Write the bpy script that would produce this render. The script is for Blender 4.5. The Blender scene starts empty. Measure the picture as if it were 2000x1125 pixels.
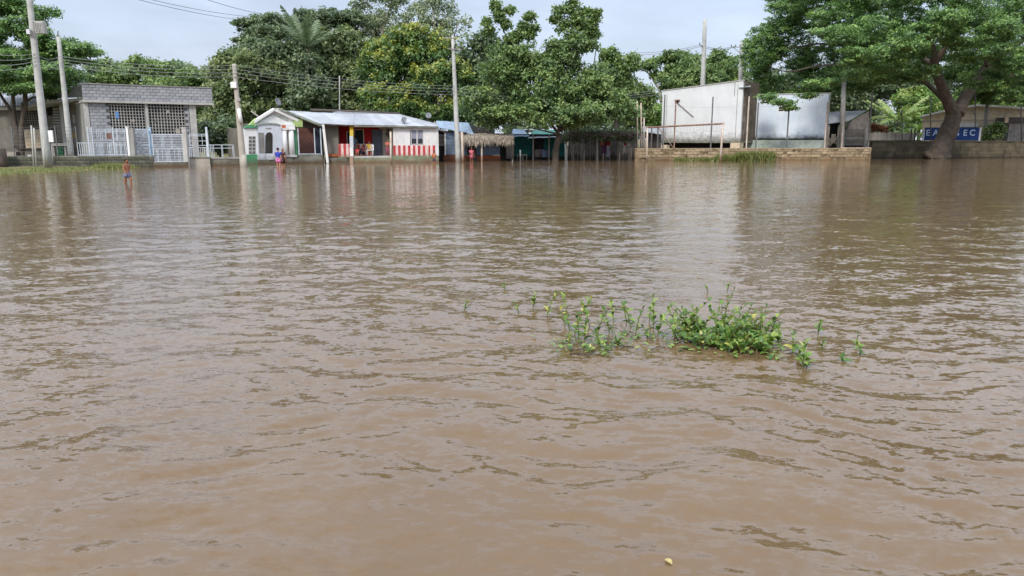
import bpy, bmesh, math, random
import numpy as np
from mathutils import Vector, Matrix, noise as mnoise

S = bpy.context.scene
COL = S.collection
R = random.Random(7)

# ------------------------------------------------------------------ camera, light, exposure
F = 1490.0; CH = 1.8; HY = 272.0
PT = math.atan((562.5 - HY) / F)
cam = bpy.data.cameras.new("camera"); camo = bpy.data.objects.new("camera", cam); COL.objects.link(camo)
cam.sensor_width = 36.0; cam.lens = F / 2000 * 36.0
cam.clip_start = 0.1; cam.clip_end = 3000
camo.location = (0, 0, CH); camo.rotation_euler = (math.pi / 2 - PT, 0, 0)
S.camera = camo

SUN_EL = math.radians(42); SUN_AZ = math.radians(-160)      # azimuth from +Y, clockwise: behind the camera, a little left
wd = bpy.data.worlds.new("World"); S.world = wd; wd.use_nodes = True
nt = wd.node_tree; nt.nodes.clear()
out = nt.nodes.new("ShaderNodeOutputWorld"); bg = nt.nodes.new("ShaderNodeBackground"); bg.inputs[1].default_value = 0.1
sky = nt.nodes.new("ShaderNodeTexSky"); sky.sky_type = 'NISHITA'; sky.sun_disc = False
sky.sun_elevation = SUN_EL; sky.sun_rotation = SUN_AZ; sky.dust_density = 2.0
tc = nt.nodes.new("ShaderNodeTexCoord"); sx = nt.nodes.new("ShaderNodeSeparateXYZ"); nt.links.new(tc.outputs["Generated"], sx.inputs[0])
mr = nt.nodes.new("ShaderNodeMapRange"); nt.links.new(sx.outputs[2], mr.inputs[0])
mr.inputs[1].default_value = 0.0; mr.inputs[2].default_value = 1.0; mr.inputs[3].default_value = 0.0; mr.inputs[4].default_value = 1.0
rp = nt.nodes.new("ShaderNodeValToRGB"); nt.links.new(mr.outputs[0], rp.inputs[0])
rp.color_ramp.elements[0].position = 0.0; rp.color_ramp.elements[0].color = (5.2, 5.7, 6.8, 1)
rp.color_ramp.elements[1].position = 1.0; rp.color_ramp.elements[1].color = (10.8, 11.6, 13.0, 1)
e = rp.color_ramp.elements.new(0.2); e.color = (4.9, 5.75, 7.2, 1)
e = rp.color_ramp.elements.new(0.5); e.color = (9.4, 10.5, 12.4, 1)
e = rp.color_ramp.elements.new(0.33); e.color = (9.3, 10.4, 12.3, 1)
mp = nt.nodes.new("ShaderNodeMapping"); mp.inputs["Scale"].default_value = (1.6, 1.6, 5.0); nt.links.new(tc.outputs["Generated"], mp.inputs[0])
nz = nt.nodes.new("ShaderNodeTexNoise"); nz.inputs["Scale"].default_value = 1.7; nz.inputs["Detail"].default_value = 5; nt.links.new(mp.outputs[0], nz.inputs["Vector"])
mr2 = nt.nodes.new("ShaderNodeMapRange"); nt.links.new(nz.outputs["Fac"], mr2.inputs[0])
mr2.inputs[1].default_value = 0.35; mr2.inputs[2].default_value = 0.68; mr2.inputs[3].default_value = 0.70; mr2.inputs[4].default_value = 0.97
mx = nt.nodes.new("ShaderNodeMix"); mx.data_type = 'RGBA'
nz2 = nt.nodes.new("ShaderNodeTexNoise"); nz2.inputs["Scale"].default_value = 3.1; nz2.inputs["Detail"].default_value = 7; nz2.inputs["Roughness"].default_value = 0.55; nt.links.new(mp.outputs[0], nz2.inputs["Vector"])
mr3 = nt.nodes.new("ShaderNodeMapRange"); nt.links.new(nz2.outputs["Fac"], mr3.inputs[0]); mr3.inputs[1].default_value = 0.3; mr3.inputs[2].default_value = 0.7; mr3.inputs[3].default_value = 0.85; mr3.inputs[4].default_value = 1.13
vm = nt.nodes.new("ShaderNodeVectorMath"); vm.operation = 'SCALE'; nt.links.new(rp.outputs[0], vm.inputs[0]); nt.links.new(mr3.outputs[0], vm.inputs["Scale"])
nt.links.new(mr2.outputs[0], mx.inputs[0]); nt.links.new(sky.outputs[0], mx.inputs[6]); nt.links.new(vm.outputs[0], mx.inputs[7])
nt.links.new(mx.outputs[2], bg.inputs[0]); nt.links.new(bg.outputs[0], out.inputs[0])

sl = bpy.data.lights.new("sun", 'SUN'); sl.energy = 2.1; sl.angle = math.radians(12); sl.color = (1.0, 0.95, 0.87)
so = bpy.data.objects.new("sun", sl); COL.objects.link(so)
sd = Vector((math.sin(SUN_AZ) * math.cos(SUN_EL), math.cos(SUN_AZ) * math.cos(SUN_EL), math.sin(SUN_EL)))
so.rotation_euler = sd.to_track_quat('Z', 'Y').to_euler(); so.location = (0, -20, 40)

S.view_settings.view_transform = 'Standard'; S.view_settings.look = 'None'
S.view_settings.exposure = 0.5; S.view_settings.gamma = 1.0; S.view_settings.use_curve_mapping = False
S.render.engine = 'CYCLES'
S.cycles.use_denoising = True
S.cycles.max_bounces = 6; S.cycles.diffuse_bounces = 3; S.cycles.glossy_bounces = 3; S.cycles.transmission_bounces = 3
S.cycles.caustics_reflective = False; S.cycles.caustics_refractive = False

# ------------------------------------------------------------------ helpers
CP, SP = math.cos(PT), math.sin(PT)
def ray(px, py):
    u = (px - 1000) / F; v = -(py - 562.5) / F
    return Vector((u, CP + v * SP, -SP + v * CP))
def W(px, py, Y):                     # photo pixel at world depth Y -> world point
    d = ray(px, py); t = Y / d.y
    return Vector((d.x * t, Y, CH + d.z * t))
def GY(py, z=0.0):                    # depth at which photo row py meets height z
    d = ray(1000, py); return (z - CH) / d.z * d.y
def lin(c):
    c /= 255.0
    return c / 12.92 if c <= 0.04045 else ((c + 0.055) / 1.055) ** 2.4
def C(r, g, b, k=1.0): return (lin(r) * k, lin(g) * k, lin(b) * k)

def tag(o, label=None, cat=None, group=None, kind=None):
    if label: o["label"] = label
    if cat: o["category"] = cat
    if group: o["group"] = group
    if kind: o["kind"] = kind
    return o
def empty(name, loc=(0, 0, 0), rz=0.0, label=None, cat=None, group=None):
    o = bpy.data.objects.new(name, None); COL.objects.link(o); o.location = loc; o.rotation_euler = (0, 0, rz)
    o.empty_display_size = 0.2
    return tag(o, label, cat, group)
def linkmesh(name, me, parent=None, loc=None):
    o = bpy.data.objects.new(name, me); COL.objects.link(o)
    if parent: o.parent = parent
    if loc is not None: o.location = loc
    return o
def copy_tree(o, parent=None):
    c = o.copy(); COL.objects.link(c)
    if parent: c.parent = parent
    for ch in list(o.children): copy_tree(ch, c)
    return c

class MB:
    def __init__(s): s.v = []; s.f = []; s.sm = []
    def add(s, vs, fs, smooth=False):
        n = len(s.v); s.v += [tuple(p) for p in vs]
        for f in fs: s.f.append(tuple(i + n for i in f)); s.sm.append(smooth)
        return s
    def box(s, x0, x1, y0, y1, z0, z1):
        vs = [(x, y, z) for x in (x0, x1) for y in (y0, y1) for z in (z0, z1)]
        return s.add(vs, [(0, 1, 3, 2), (4, 6, 7, 5), (0, 4, 5, 1), (2, 3, 7, 6), (0, 2, 6, 4), (1, 5, 7, 3)])
    def prism(s, poly, y0, y1):       # poly in (x,z), extruded along y
        n = len(poly)
        vs = [(x, y0, z) for x, z in poly] + [(x, y1, z) for x, z in poly]
        fs = [tuple(range(n)), tuple(range(2 * n - 1, n - 1, -1))] + [(i, i + n, (i + 1) % n + n, (i + 1) % n) for i in range(n)]
        return s.add(vs, fs)
    def bar(s, a, b, w, h=None):      # square bar between two points
        return s.tube([a, b], [w / 2 * 1.2, w / 2 * 1.2], 4, False)
    def tube(s, pts, rad, n=8, smooth=True, cap=True, sx=1.0):
        pts = [Vector(p) for p in pts]; rings = []; k = len(pts)
        if not hasattr(rad, '__len__'): rad = [rad] * k
        ref = None
        for i in range(k):
            t = (pts[min(i + 1, k - 1)] - pts[max(i - 1, 0)]).normalized()
            if ref is None:
                ref = Vector((1, 0, 0)) if abs(t.x) < 0.8 else Vector((0, 0, 1))
            b = t.cross(ref).normalized(); a = b.cross(t).normalized(); ref = a
            off = math.pi / 4 if n == 4 else 0
            rings.append([pts[i] + a * math.cos(off + 2 * math.pi * j / n) * rad[i] * sx + b * math.sin(off + 2 * math.pi * j / n) * rad[i] for j in range(n)])
        vs = [p for r in rings for p in r]; fs = []
        for i in range(k - 1):
            for j in range(n):
                fs.append((i * n + j, i * n + (j + 1) % n, (i + 1) * n + (j + 1) % n, (i + 1) * n + j))
        if cap: fs += [tuple(range(n - 1, -1, -1)), tuple(range((k - 1) * n, k * n))]
        return s.add(vs, fs, smooth)
    def loft(s, rings, n=10, smooth=True, cap=True):   # rings: (centre, rx, ry) horizontal ellipses
        vs = []
        for c, rx, ry in rings:
            for j in range(n):
                a = 2 * math.pi * j / n; vs.append((c[0] + rx * math.cos(a), c[1] + ry * math.sin(a), c[2]))
        k = len(rings); fs = []
        for i in range(k - 1):
            for j in range(n): fs.append((i * n + j, i * n + (j + 1) % n, (i + 1) * n + (j + 1) % n, (i + 1) * n + j))
        if cap: fs += [tuple(range(n - 1, -1, -1)), tuple(range((k - 1) * n, k * n))]
        return s.add(vs, fs, smooth)
    def ball(s, c, r, n=8, m=6):
        vs = []; fs = []
        for i in range(1, m):
            t = math.pi * i / m
            for j in range(n):
                a = 2 * math.pi * j / n; vs.append((c[0] + r[0] * math.sin(t) * math.cos(a), c[1] + r[1] * math.sin(t) * math.sin(a), c[2] + r[2] * math.cos(t)))
        top = len(vs); vs += [(c[0], c[1], c[2] + r[2]), (c[0], c[1], c[2] - r[2])]
        for i in range(m - 2):
            for j in range(n): fs.append((i * n + j, (i + 1) * n + j, (i + 1) * n + (j + 1) % n, i * n + (j + 1) % n))
        for j in range(n):
            fs.append((top, j, (j + 1) % n)); fs.append((top + 1, (m - 2) * n + (j + 1) % n, (m - 2) * n + j))
        return s.add(vs, fs, True)
    def mesh(s, name, mat, off=None):
        me = bpy.data.meshes.new(name)
        vs = s.v if off is None else [(a - off[0], b - off[1], c - off[2]) for a, b, c in s.v]
        me.from_pydata(vs, [], s.f); me.polygons.foreach_set("use_smooth", s.sm)
        if mat: me.materials.append(mat)
        me.update(); return me
    def build(s, name, mat, parent=None, off=None, bevel=0):
        o = linkmesh(name, s.mesh(name, mat, off), parent)
        if bevel:
            b = o.modifiers.new("bevel", 'BEVEL'); b.width = bevel; b.segments = 1; b.limit_method = 'ANGLE'
        return o

class Fac:
    """a facade line between two photo columns at two depths; local x along it, y away from the camera, z up"""
    def __init__(s, name, pxl, Yl, pxr, Yr, label, cat, group=None, z=0.0):
        a = W(pxl, 300, Yl); b = W(pxr, 300, Yr); s.o = Vector((a.x, a.y, 0)); d = Vector((b.x - a.x, b.y - a.y, 0))
        s.len = d.length; s.d = d.normalized(); s.n = Vector((-s.d.y, s.d.x, 0))
        s.root = empty(name, s.o, math.atan2(s.d.y, s.d.x), label, cat, group) if name else None
    def p(s, px, py, dp=0.0):         # local (x, z) where the pixel ray meets the plane set back by dp
        r = ray(px, py); q = s.o + s.n * dp
        t = (q - Vector((0, 0, 0))).dot(s.n) / r.dot(s.n)
        w = r * t; return ((w - s.o).dot(s.d), CH + w.z)
    def v(s, px, py, dp=0.0):
        x, z = s.p(px, py, dp); return (x, dp, z)
    def rect(s, x0, y0, x1, y1, dp=0.0):
        xm, ym = (x0 + x1) / 2, (y0 + y1) / 2
        return s.p(x0, ym, dp)[0], s.p(x1, ym, dp)[0], s.p(xm, y1, dp)[1], s.p(xm, y0, dp)[1]
    def bx(s, mb, x0, y0, x1, y1, d0, d1, zb=None):
        a, b, c, d = s.rect(x0, y0, x1, y1, d0); mb.box(a, b, d0, d1, c if zb is None else zb, d); return mb
    def part(s, name, mat, x0, y0, x1, y1, d0, d1, zb=None, parent=None, bevel=0):
        return s.bx(MB(), x0, y0, x1, y1, d0, d1, zb).build(name, mat, parent or s.root, bevel=bevel)
    def poly(s, name, mat, pts, d0, d1, parent=None):
        return MB().prism([s.p(x, y, d0) for x, y in pts], d0, d1).build(name, mat, parent or s.root)

# ------------------------------------------------------------------ materials
def nodemat(name):
    m = bpy.data.materials.new(name); m.use_nodes = True; t = m.node_tree
    return m, t, t.nodes["Principled BSDF"]
def N(t, ty, **kw):
    n = t.nodes.new(ty)
    for k, v in kw.items(): setattr(n, k, v)
    return n
def ramp(t, src, p0, p1, c0=(0, 0, 0, 1), c1=(1, 1, 1, 1)):
    r = N(t, "ShaderNodeValToRGB"); r.color_ramp.elements[0].position = p0; r.color_ramp.elements[1].position = p1
    r.color_ramp.elements[0].color = c0; r.color_ramp.elements[1].color = c1; t.links.new(src, r.inputs[0]); return r.outputs[0]
def mix(t, fac, a, b):
    m = N(t, "ShaderNodeMix", data_type='RGBA')
    if isinstance(fac, (int, float)): m.inputs[0].default_value = fac
    else: t.links.new(fac, m.inputs[0])
    for i, c in ((6, a), (7, b)):
        if isinstance(c, tuple): m.inputs[i].default_value = (*c[:3], 1)
        else: t.links.new(c, m.inputs[i])
    return m.outputs[2]
def noise(t, vec, scale, detail=4, rough=0.6, sc=None):
    if sc:
        mpn = N(t, "ShaderNodeMapping"); mpn.inputs["Scale"].default_value = sc; t.links.new(vec, mpn.inputs[0]); vec = mpn.outputs[0]
    n = N(t, "ShaderNodeTexNoise"); n.inputs["Scale"].default_value = scale; n.inputs["Detail"].default_value = detail; n.inputs["Roughness"].default_value = rough
    t.links.new(vec, n.inputs["Vector"]); return n.outputs["Fac"]
def M(name, col, col2=None, scale=1.5, rough=0.85, streak=None, streak_amt=0.5, mold=None, moldcol=(0.05, 0.05, 0.035), top=None, topcol=(0.1, 0.1, 0.09), bump=0.15, bscale=12, spread=(0.35, 0.7), rnd=0.0, metal=0.0, patch=None, patch_at=(0.55, 0.7)):
    m, t, b = nodemat(name)
    co = N(t, "ShaderNodeTexCoord").outputs["Object"]
    oi = N(t, "ShaderNodeObjectInfo")
    vec = co
    col2 = col2 or tuple(c * 0.72 for c in col)
    c = mix(t, ramp(t, noise(t, vec, scale), *spread), col, col2)
    if patch: c = mix(t, ramp(t, noise(t, vec, scale * 0.6, 6, 0.65), *patch_at), c, patch)
    if streak:
        st = ramp(t, noise(t, vec, 1.0, 6, 0.7, (1.5, 1.5, 0.3)), 0.5, 0.74)
        ml = N(t, "ShaderNodeMath", operation='MULTIPLY'); t.links.new(st, ml.inputs[0]); ml.inputs[1].default_value = streak_amt
        c = mix(t, ml.outputs[0], c, streak)
    def band(c, z0, z1, colr):
        s = N(t, "ShaderNodeSeparateXYZ"); t.links.new(co, s.inputs[0])
        a = N(t, "ShaderNodeMath", operation='MULTIPLY_ADD'); t.links.new(noise(t, vec, 1.8, 5, 0.7), a.inputs[0]); a.inputs[1].default_value = 2.0 * (abs(z1 - z0)); t.links.new(s.outputs[2], a.inputs[2])
        r = N(t, "ShaderNodeMapRange"); t.links.new(a.outputs[0], r.inputs[0]); r.inputs[1].default_value = z0 + abs(z1 - z0); r.inputs[2].default_value = z1 + abs(z1 - z0)
        return mix(t, r.outputs[0], c, colr)
    if mold: c = band(c, mold[1], mold[0], moldcol)
    if top: c = band(c, top[0], top[1], topcol)
    if rnd:
        hsv = N(t, "ShaderNodeHueSaturation"); t.links.new(c, hsv.inputs["Color"])
        r = N(t, "ShaderNodeMapRange"); t.links.new(oi.outputs["Random"], r.inputs[0]); r.inputs[3].default_value = 1 - rnd; r.inputs[4].default_value = 1 + rnd
        t.links.new(r.outputs[0], hsv.inputs["Value"]); c = hsv.outputs[0]
    t.links.new(c, b.inputs["Base Color"]); b.inputs["Roughness"].default_value = rough; b.inputs["Metallic"].default_value = metal
    b.inputs["Specular IOR Level"].default_value = 0.3
    if bump:
        bp = N(t, "ShaderNodeBump"); bp.inputs["Strength"].default_value = bump; bp.inputs["Distance"].default_value = 0.02
        t.links.new(noise(t, vec, bscale, 5), bp.inputs["Height"]); t.links.new(bp.outputs[0], b.inputs["Normal"])
    return m

LK = 1.95
def leafmat(name, dark, midc, light, gloss=0.5, trans=0.24, rnd_obj=False):
    m = bpy.data.materials.new(name); m.use_nodes = True; t = m.node_tree; t.nodes.clear()
    o = N(t, "ShaderNodeOutputMaterial")
    if rnd_obj: src = N(t, "ShaderNodeObjectInfo").outputs["Random"]
    else:
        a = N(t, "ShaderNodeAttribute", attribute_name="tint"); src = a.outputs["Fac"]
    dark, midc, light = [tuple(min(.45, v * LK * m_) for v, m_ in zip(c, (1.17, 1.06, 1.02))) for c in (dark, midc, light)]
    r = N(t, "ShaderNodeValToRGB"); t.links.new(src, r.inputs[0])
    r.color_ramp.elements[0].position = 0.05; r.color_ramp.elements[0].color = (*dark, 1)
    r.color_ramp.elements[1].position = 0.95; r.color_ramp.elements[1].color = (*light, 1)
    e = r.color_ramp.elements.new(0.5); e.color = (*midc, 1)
    p = N(t, "ShaderNodeBsdfPrincipled"); t.links.new(r.outputs[0], p.inputs["Base Color"]); p.inputs["Roughness"].default_value = 0.46; p.inputs["Specular IOR Level"].default_value = gloss
    tr = N(t, "ShaderNodeBsdfTranslucent"); hs = N(t, "ShaderNodeHueSaturation"); hs.inputs["Value"].default_value = 1.5; hs.inputs["Saturation"].default_value = 1.1
    t.links.new(r.outputs[0], hs.inputs["Color"]); t.links.new(hs.outputs[0], tr.inputs[0])
    mxs = N(t, "ShaderNodeMixShader"); mxs.inputs[0].default_value = trans
    t.links.new(p.outputs[0], mxs.inputs[1]); t.links.new(tr.outputs[0], mxs.inputs[2]); t.links.new(mxs.outputs[0], o.inputs[0])
    return m

MT = {}
MT['conc_pole'] = M("pole_concrete", (0.50, 0.50, 0.48), (0.36, 0.36, 0.34), 3, streak=(0.2, 0.2, 0.19), streak_amt=0.5, mold=(0.0, 0.9), moldcol=(0.28, 0.20, 0.13))
MT['conc'] = M("bare_concrete", (0.36, 0.35, 0.34), (0.24, 0.235, 0.22), 1.6, streak=(0.12, 0.12, 0.11), streak_amt=0.6)
MT['conc_lt'] = M("pale_concrete", (0.50, 0.49, 0.46), (0.36, 0.35, 0.33), 1.6, streak=(0.2, 0.19, 0.17), streak_amt=0.6)
MT['block'] = M("grey_block", (0.36, 0.365, 0.385), (0.25, 0.255, 0.27), 2.5, rnd=0.14, streak=(0.13, 0.13, 0.12), streak_amt=0.5, bscale=25)
MT['mortar'] = M("mortar", (0.12, 0.12, 0.118), (0.08, 0.08, 0.075), 3)
MT['wallblock'] = M("mossy_block", (0.30, 0.295, 0.27), (0.13, 0.14, 0.10), 2.0, rnd=0.25, patch=(0.05, 0.055, 0.03), mold=(0.0, 0.45), moldcol=(0.06, 0.06, 0.04))
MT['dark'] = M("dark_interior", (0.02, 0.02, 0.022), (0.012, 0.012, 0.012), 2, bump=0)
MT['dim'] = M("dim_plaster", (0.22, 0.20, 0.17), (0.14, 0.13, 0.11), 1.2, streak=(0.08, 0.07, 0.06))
MT['white'] = M("white_plaster", (0.80, 0.80, 0.80), (0.68, 0.68, 0.68), 0.9, streak=(0.42, 0.41, 0.38), streak_amt=0.45, mold=(0.3, 0.8), moldcol=(0.24, 0.23, 0.19))
MT['whitep'] = M("white_paint", (0.80, 0.80, 0.79), (0.68, 0.68, 0.66), 3, bump=0.05)
MT['bluewhite'] = M("pale_blue_plaster", (0.62, 0.66, 0.73), (0.52, 0.56, 0.62), 1.5, streak=(0.4, 0.4, 0.4), streak_amt=0.4, mold=(0.2, 0.75), moldcol=(0.2, 0.2, 0.17))
MT['housewhite'] = M("house_white", (0.72, 0.71, 0.72), (0.60, 0.59, 0.60), 1.2, streak=(0.40, 0.38, 0.34), streak_amt=0.5, patch=(0.55, 0.53, 0.50))
MT['green'] = M("green_paint", C(80, 150, 108), C(60, 120, 85), 1.5, mold=(0.0, 0.5), moldcol=(0.12, 0.11, 0.07))
MT['lime'] = M("lime_paint", C(182, 205, 130), C(150, 175, 110), 2, streak=(0.25, 0.26, 0.18))
MT['found'] = M("dirty_foundation", (0.24, 0.235, 0.20), (0.11, 0.11, 0.08), 1.4, patch=(0.05, 0.055, 0.035), mold=(0.05, 0.35), moldcol=(0.10, 0.07, 0.045))
MT['mossf'] = M("mossy_foundation", (0.26, 0.27, 0.19), (0.12, 0.14, 0.08), 1.6, patch=(0.06, 0.075, 0.04), mold=(0.0, 0.3), moldcol=(0.16, 0.10, 0.06))
MT['red'] = M("red_paint", C(168, 30, 34), C(135, 24, 30), 1.6)
MT['stripe'] = M("red_stripe", C(186, 62, 66), C(164, 50, 56), 3, streak=C(150, 92, 84), mold=(.4, .8), moldcol=C(140, 96, 84), patch=C(196, 120, 116), rnd=.1)
MT['stripew'] = M("pinkish_white_stripe", C(226, 204, 200), C(206, 180, 174), 3, streak=C(176, 150, 140), mold=(.4, .75), moldcol=C(160, 134, 116), rnd=.05)
MT['yellow'] = M("yellow_paint", C(226, 190, 60), C(205, 165, 60), 2)
MT['beige'] = M("beige_plaster", (0.46, 0.42, 0.36), (0.34, 0.31, 0.27), 1.4, streak=(0.2, 0.17, 0.14))
MT['brickred'] = M("raw_brick", C(128, 92, 84), C(104, 74, 66), 3, rnd=0.12)
MT['blockor'] = M("orange_brick", C(165, 92, 58), C(130, 74, 48), 2, mold=(0.0, 0.3), moldcol=(0.15, 0.07, 0.04), rnd=0.15)
MT['bluedoor'] = M("blue_grey_door", C(82, 92, 112), C(68, 76, 94), 2)
MT['greydoor'] = M("grey_door", C(98, 102, 112), C(84, 88, 98), 2)
MT['tin'] = M("zinc_sheet", (0.43, 0.455, 0.50), (0.35, 0.37, 0.41), 0.9, rough=0.5, streak=(0.26, 0.23, 0.20), streak_amt=0.5, rnd=0.12, bump=0.05)
MT['tinold'] = M("old_zinc_sheet", (0.36, 0.39, 0.43), (0.25, 0.26, 0.28), 1.2, rough=0.55, streak=(0.2, 0.15, 0.12), streak_amt=0.5, rnd=0.1, bump=0.05)
MT['tinblue'] = M("bluish_zinc_sheet", C(172, 190, 210), C(140, 158, 180), 1.2, rough=0.5, rnd=0.08, bump=0.05)
MT['bluewood'] = M("blue_grey_board", C(122, 140, 164), C(92, 108, 132), 2.0, rnd=0.12, streak=(0.14, 0.15, 0.17))
MT['tealwood'] = M("teal_board", C(34, 100, 96), C(24, 74, 74), 2.0, rnd=0.14)
MT['tealroof'] = M("teal_roof", C(116, 178, 168), C(90, 150, 140), 1.5, rnd=0.08)
MT['greywood'] = M("weathered_wood", (0.27, 0.245, 0.225), (0.16, 0.145, 0.13), 2.5, rnd=0.28, streak=(0.07, 0.06, 0.055), mold=(0.0, 0.5), moldcol=(0.07, 0.055, 0.04))
MT['palewood'] = M("pale_wood", (0.47, 0.42, 0.36), (0.33, 0.29, 0.25), 2.5, rnd=0.25)
MT['darkwood'] = M("dark_wood", (0.10, 0.085, 0.075), (0.06, 0.05, 0.045), 2.5, rnd=0.3)
MT['thatch'] = M("dry_palm_thatch", (0.40, 0.345, 0.275), (0.24, 0.20, 0.16), 3, spread=(0.3, 0.65))
MT['thatchdk'] = M("old_thatch", (0.20, 0.165, 0.14), (0.11, 0.09, 0.08), 3)
MT['stone'] = M("tan_stone", C(172, 154, 126), C(132, 112, 88), 3.5, rnd=0.22, patch=(0.13, 0.10, 0.075), mold=(0.0, 0.35), moldcol=C(112, 90, 66), bump=.5)
MT['stonemortar'] = M("stone_wall_core", C(140, 122, 96), C(84, 70, 54), 3, patch=(0.035, 0.028, 0.02), patch_at=(.56, .60), bump=.5)
MT['bigwhite'] = M("stained_white_wall", (0.70, 0.715, 0.725), (0.61, 0.625, 0.635), 0.8, streak=(0.45, 0.44, 0.42), streak_amt=0.2, top=(6.3, 7.8), topcol=(0.45, 0.44, 0.42), mold=(1.55, 2.4), moldcol=(0.17, 0.155, 0.125), bump=0.1)
MT['bigblue'] = M("stained_pale_blue_wall", C(214, 222, 230), C(192, 205, 220), 0.7, streak=(0.38, 0.40, 0.40), streak_amt=0.45, mold=(1.8, 2.35), moldcol=(0.07, 0.075, 0.07), patch=C(182, 196, 222), bump=0.1)
MT['darkside'] = M("dark_brown_wall", (0.16, 0.13, 0.10), (0.08, 0.065, 0.05), 1.0, patch=(0.30, 0.26, 0.22))  # dark brown with paler patches, on side and rear walls
MT['greenconc'] = M("greenish_concrete", C(176, 186, 178), C(130, 142, 130), 1.2, patch=(0.12, 0.14, 0.10), streak=(0.12, 0.13, 0.10))
MT['mossret'] = M("dark_mossy_wall", (0.13, 0.105, 0.07), (0.06, 0.055, 0.035), 1.3, patch=(0.17, 0.145, 0.10), mold=(0.0, 0.3), moldcol=(0.05, 0.04, 0.03), rnd=0.2)
MT['cream'] = M("cream_brick", C(216, 198, 172), C(190, 170, 144), 2.2, streak=(0.34, 0.28, 0.2), streak_amt=0.4, rnd=0.08)
MT['pipe'] = M("rusty_pipe", C(150, 120, 106), C(110, 84, 74), 3, rnd=0.1)
MT['pipew'] = M("peeling_white_pipe", C(206, 196, 184), C(172, 146, 126), 3, mold=(0.0, 0.6), moldcol=C(140, 108, 84), streak=C(130, 104, 84), streak_amt=.4)
MT['pipegrey'] = M("grey_pipe", (0.17, 0.17, 0.17), (0.11, 0.10, 0.10), 3)
MT['rail'] = M("white_metal_rail", C(206, 214, 222), C(176, 186, 196), 3, bump=0)
MT['railblue'] = M("pale_blue_gate", C(176, 194, 210), C(150, 170, 190), 3, bump=0)
MT['wire'] = M("wire", (0.05, 0.05, 0.055), bump=0)
MT['wirel'] = M("pale_cable", (0.32, 0.33, 0.34), bump=0)
MT['ceramic'] = M("insulator_dark", (0.07, 0.055, 0.05), rough=0.3, bump=0)
MT['boxgrey'] = M("painted_box", (0.62, 0.64, 0.66), (0.5, 0.52, 0.54), 3, bump=0.05)
MT['dish'] = M("dish_grey", (0.24, 0.25, 0.27), (0.17, 0.18, 0.2), 3, bump=0)
MT['signblue'] = M("sign_blue", C(40, 66, 122), C(32, 54, 100), 2, bump=0.05)
MT['signwhite'] = M("sign_white", C(186, 202, 224), C(168, 184, 208), 3, bump=0)
MT['bark'] = M("brown_bark", (0.125, 0.098, 0.076), (0.06, 0.048, 0.038), 3.0, bump=0.6, bscale=9)
MT['barkgrey'] = M("grey_bark", (0.15, 0.13, 0.11), (0.08, 0.068, 0.06), 3.0, bump=0.6, bscale=9)
MT['barkpale'] = M("pale_bark", (0.38, 0.34, 0.30), (0.24, 0.21, 0.18), 3.0, bump=0.3)
MT['orangecl'] = M("orange_cloth", C(210, 120, 84), bump=0); MT['purplecl'] = M("purple_cloth", C(104, 70, 104), bump=0)
MT['redcl'] = M("red_cloth", C(170, 48, 48), bump=0); MT['greycl'] = M("grey_cloth", C(150, 150, 160), bump=0)
MT['glass'] = M("dark_window_glass", (0.03, 0.035, 0.04), rough=0.12, bump=0)
MT['curtain'] = M("grey_blind", C(140, 142, 158), C(124, 126, 142), 2, bump=0)
MT['bluecl'] = M("blue_plastic", C(110, 150, 205), bump=0); MT['yellowcl'] = M("yellow_plastic", C(214, 190, 90), bump=0)

L_DARK = leafmat("leaf_dark", (0.030, 0.048, 0.030), (0.055, 0.088, 0.048), (0.105, 0.145, 0.070))  # greens made paler and bluer, haze over far trees mixed into the colour
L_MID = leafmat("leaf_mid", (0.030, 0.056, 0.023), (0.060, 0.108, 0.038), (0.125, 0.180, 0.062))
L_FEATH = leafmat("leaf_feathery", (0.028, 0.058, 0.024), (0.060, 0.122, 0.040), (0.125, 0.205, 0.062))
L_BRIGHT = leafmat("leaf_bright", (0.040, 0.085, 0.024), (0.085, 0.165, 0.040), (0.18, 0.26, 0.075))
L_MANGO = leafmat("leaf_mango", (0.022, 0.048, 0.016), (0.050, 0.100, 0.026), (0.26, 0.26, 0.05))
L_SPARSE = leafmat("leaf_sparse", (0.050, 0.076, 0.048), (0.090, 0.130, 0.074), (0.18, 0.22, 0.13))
L_WATER = leafmat("weed_leaf", (0.022, 0.055, 0.012), (0.055, 0.115, 0.022), (0.125, 0.185, 0.042), rnd_obj=True, gloss=0.5)
L_WATERY = leafmat("weed_leaf_yellow", (0.22, 0.26, 0.05), (0.30, 0.32, 0.06), (0.40, 0.38, 0.08), rnd_obj=True)
L_WSTUFF = leafmat("weed_leaf_mass", (0.022, 0.055, 0.012), (0.055, 0.115, 0.022), (0.125, 0.185, 0.042), gloss=0.5)
L_GRASS = leafmat("grass_blade", (0.04, 0.065, 0.018), (0.065, 0.095, 0.026), (0.14, 0.13, 0.055))
L_OLIVE = leafmat("leaf_olive", (0.034, 0.054, 0.027), (0.066, 0.102, 0.044), (0.13, 0.165, 0.070))
L_PALMD = leafmat("palm_leaflet_dark", (0.05, 0.075, 0.045), (0.075, 0.11, 0.06), (0.11, 0.15, 0.085))
L_PALM = leafmat("palm_leaflet", (0.05, 0.10, 0.035), (0.10, 0.17, 0.055), (0.26, 0.30, 0.09))

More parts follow.
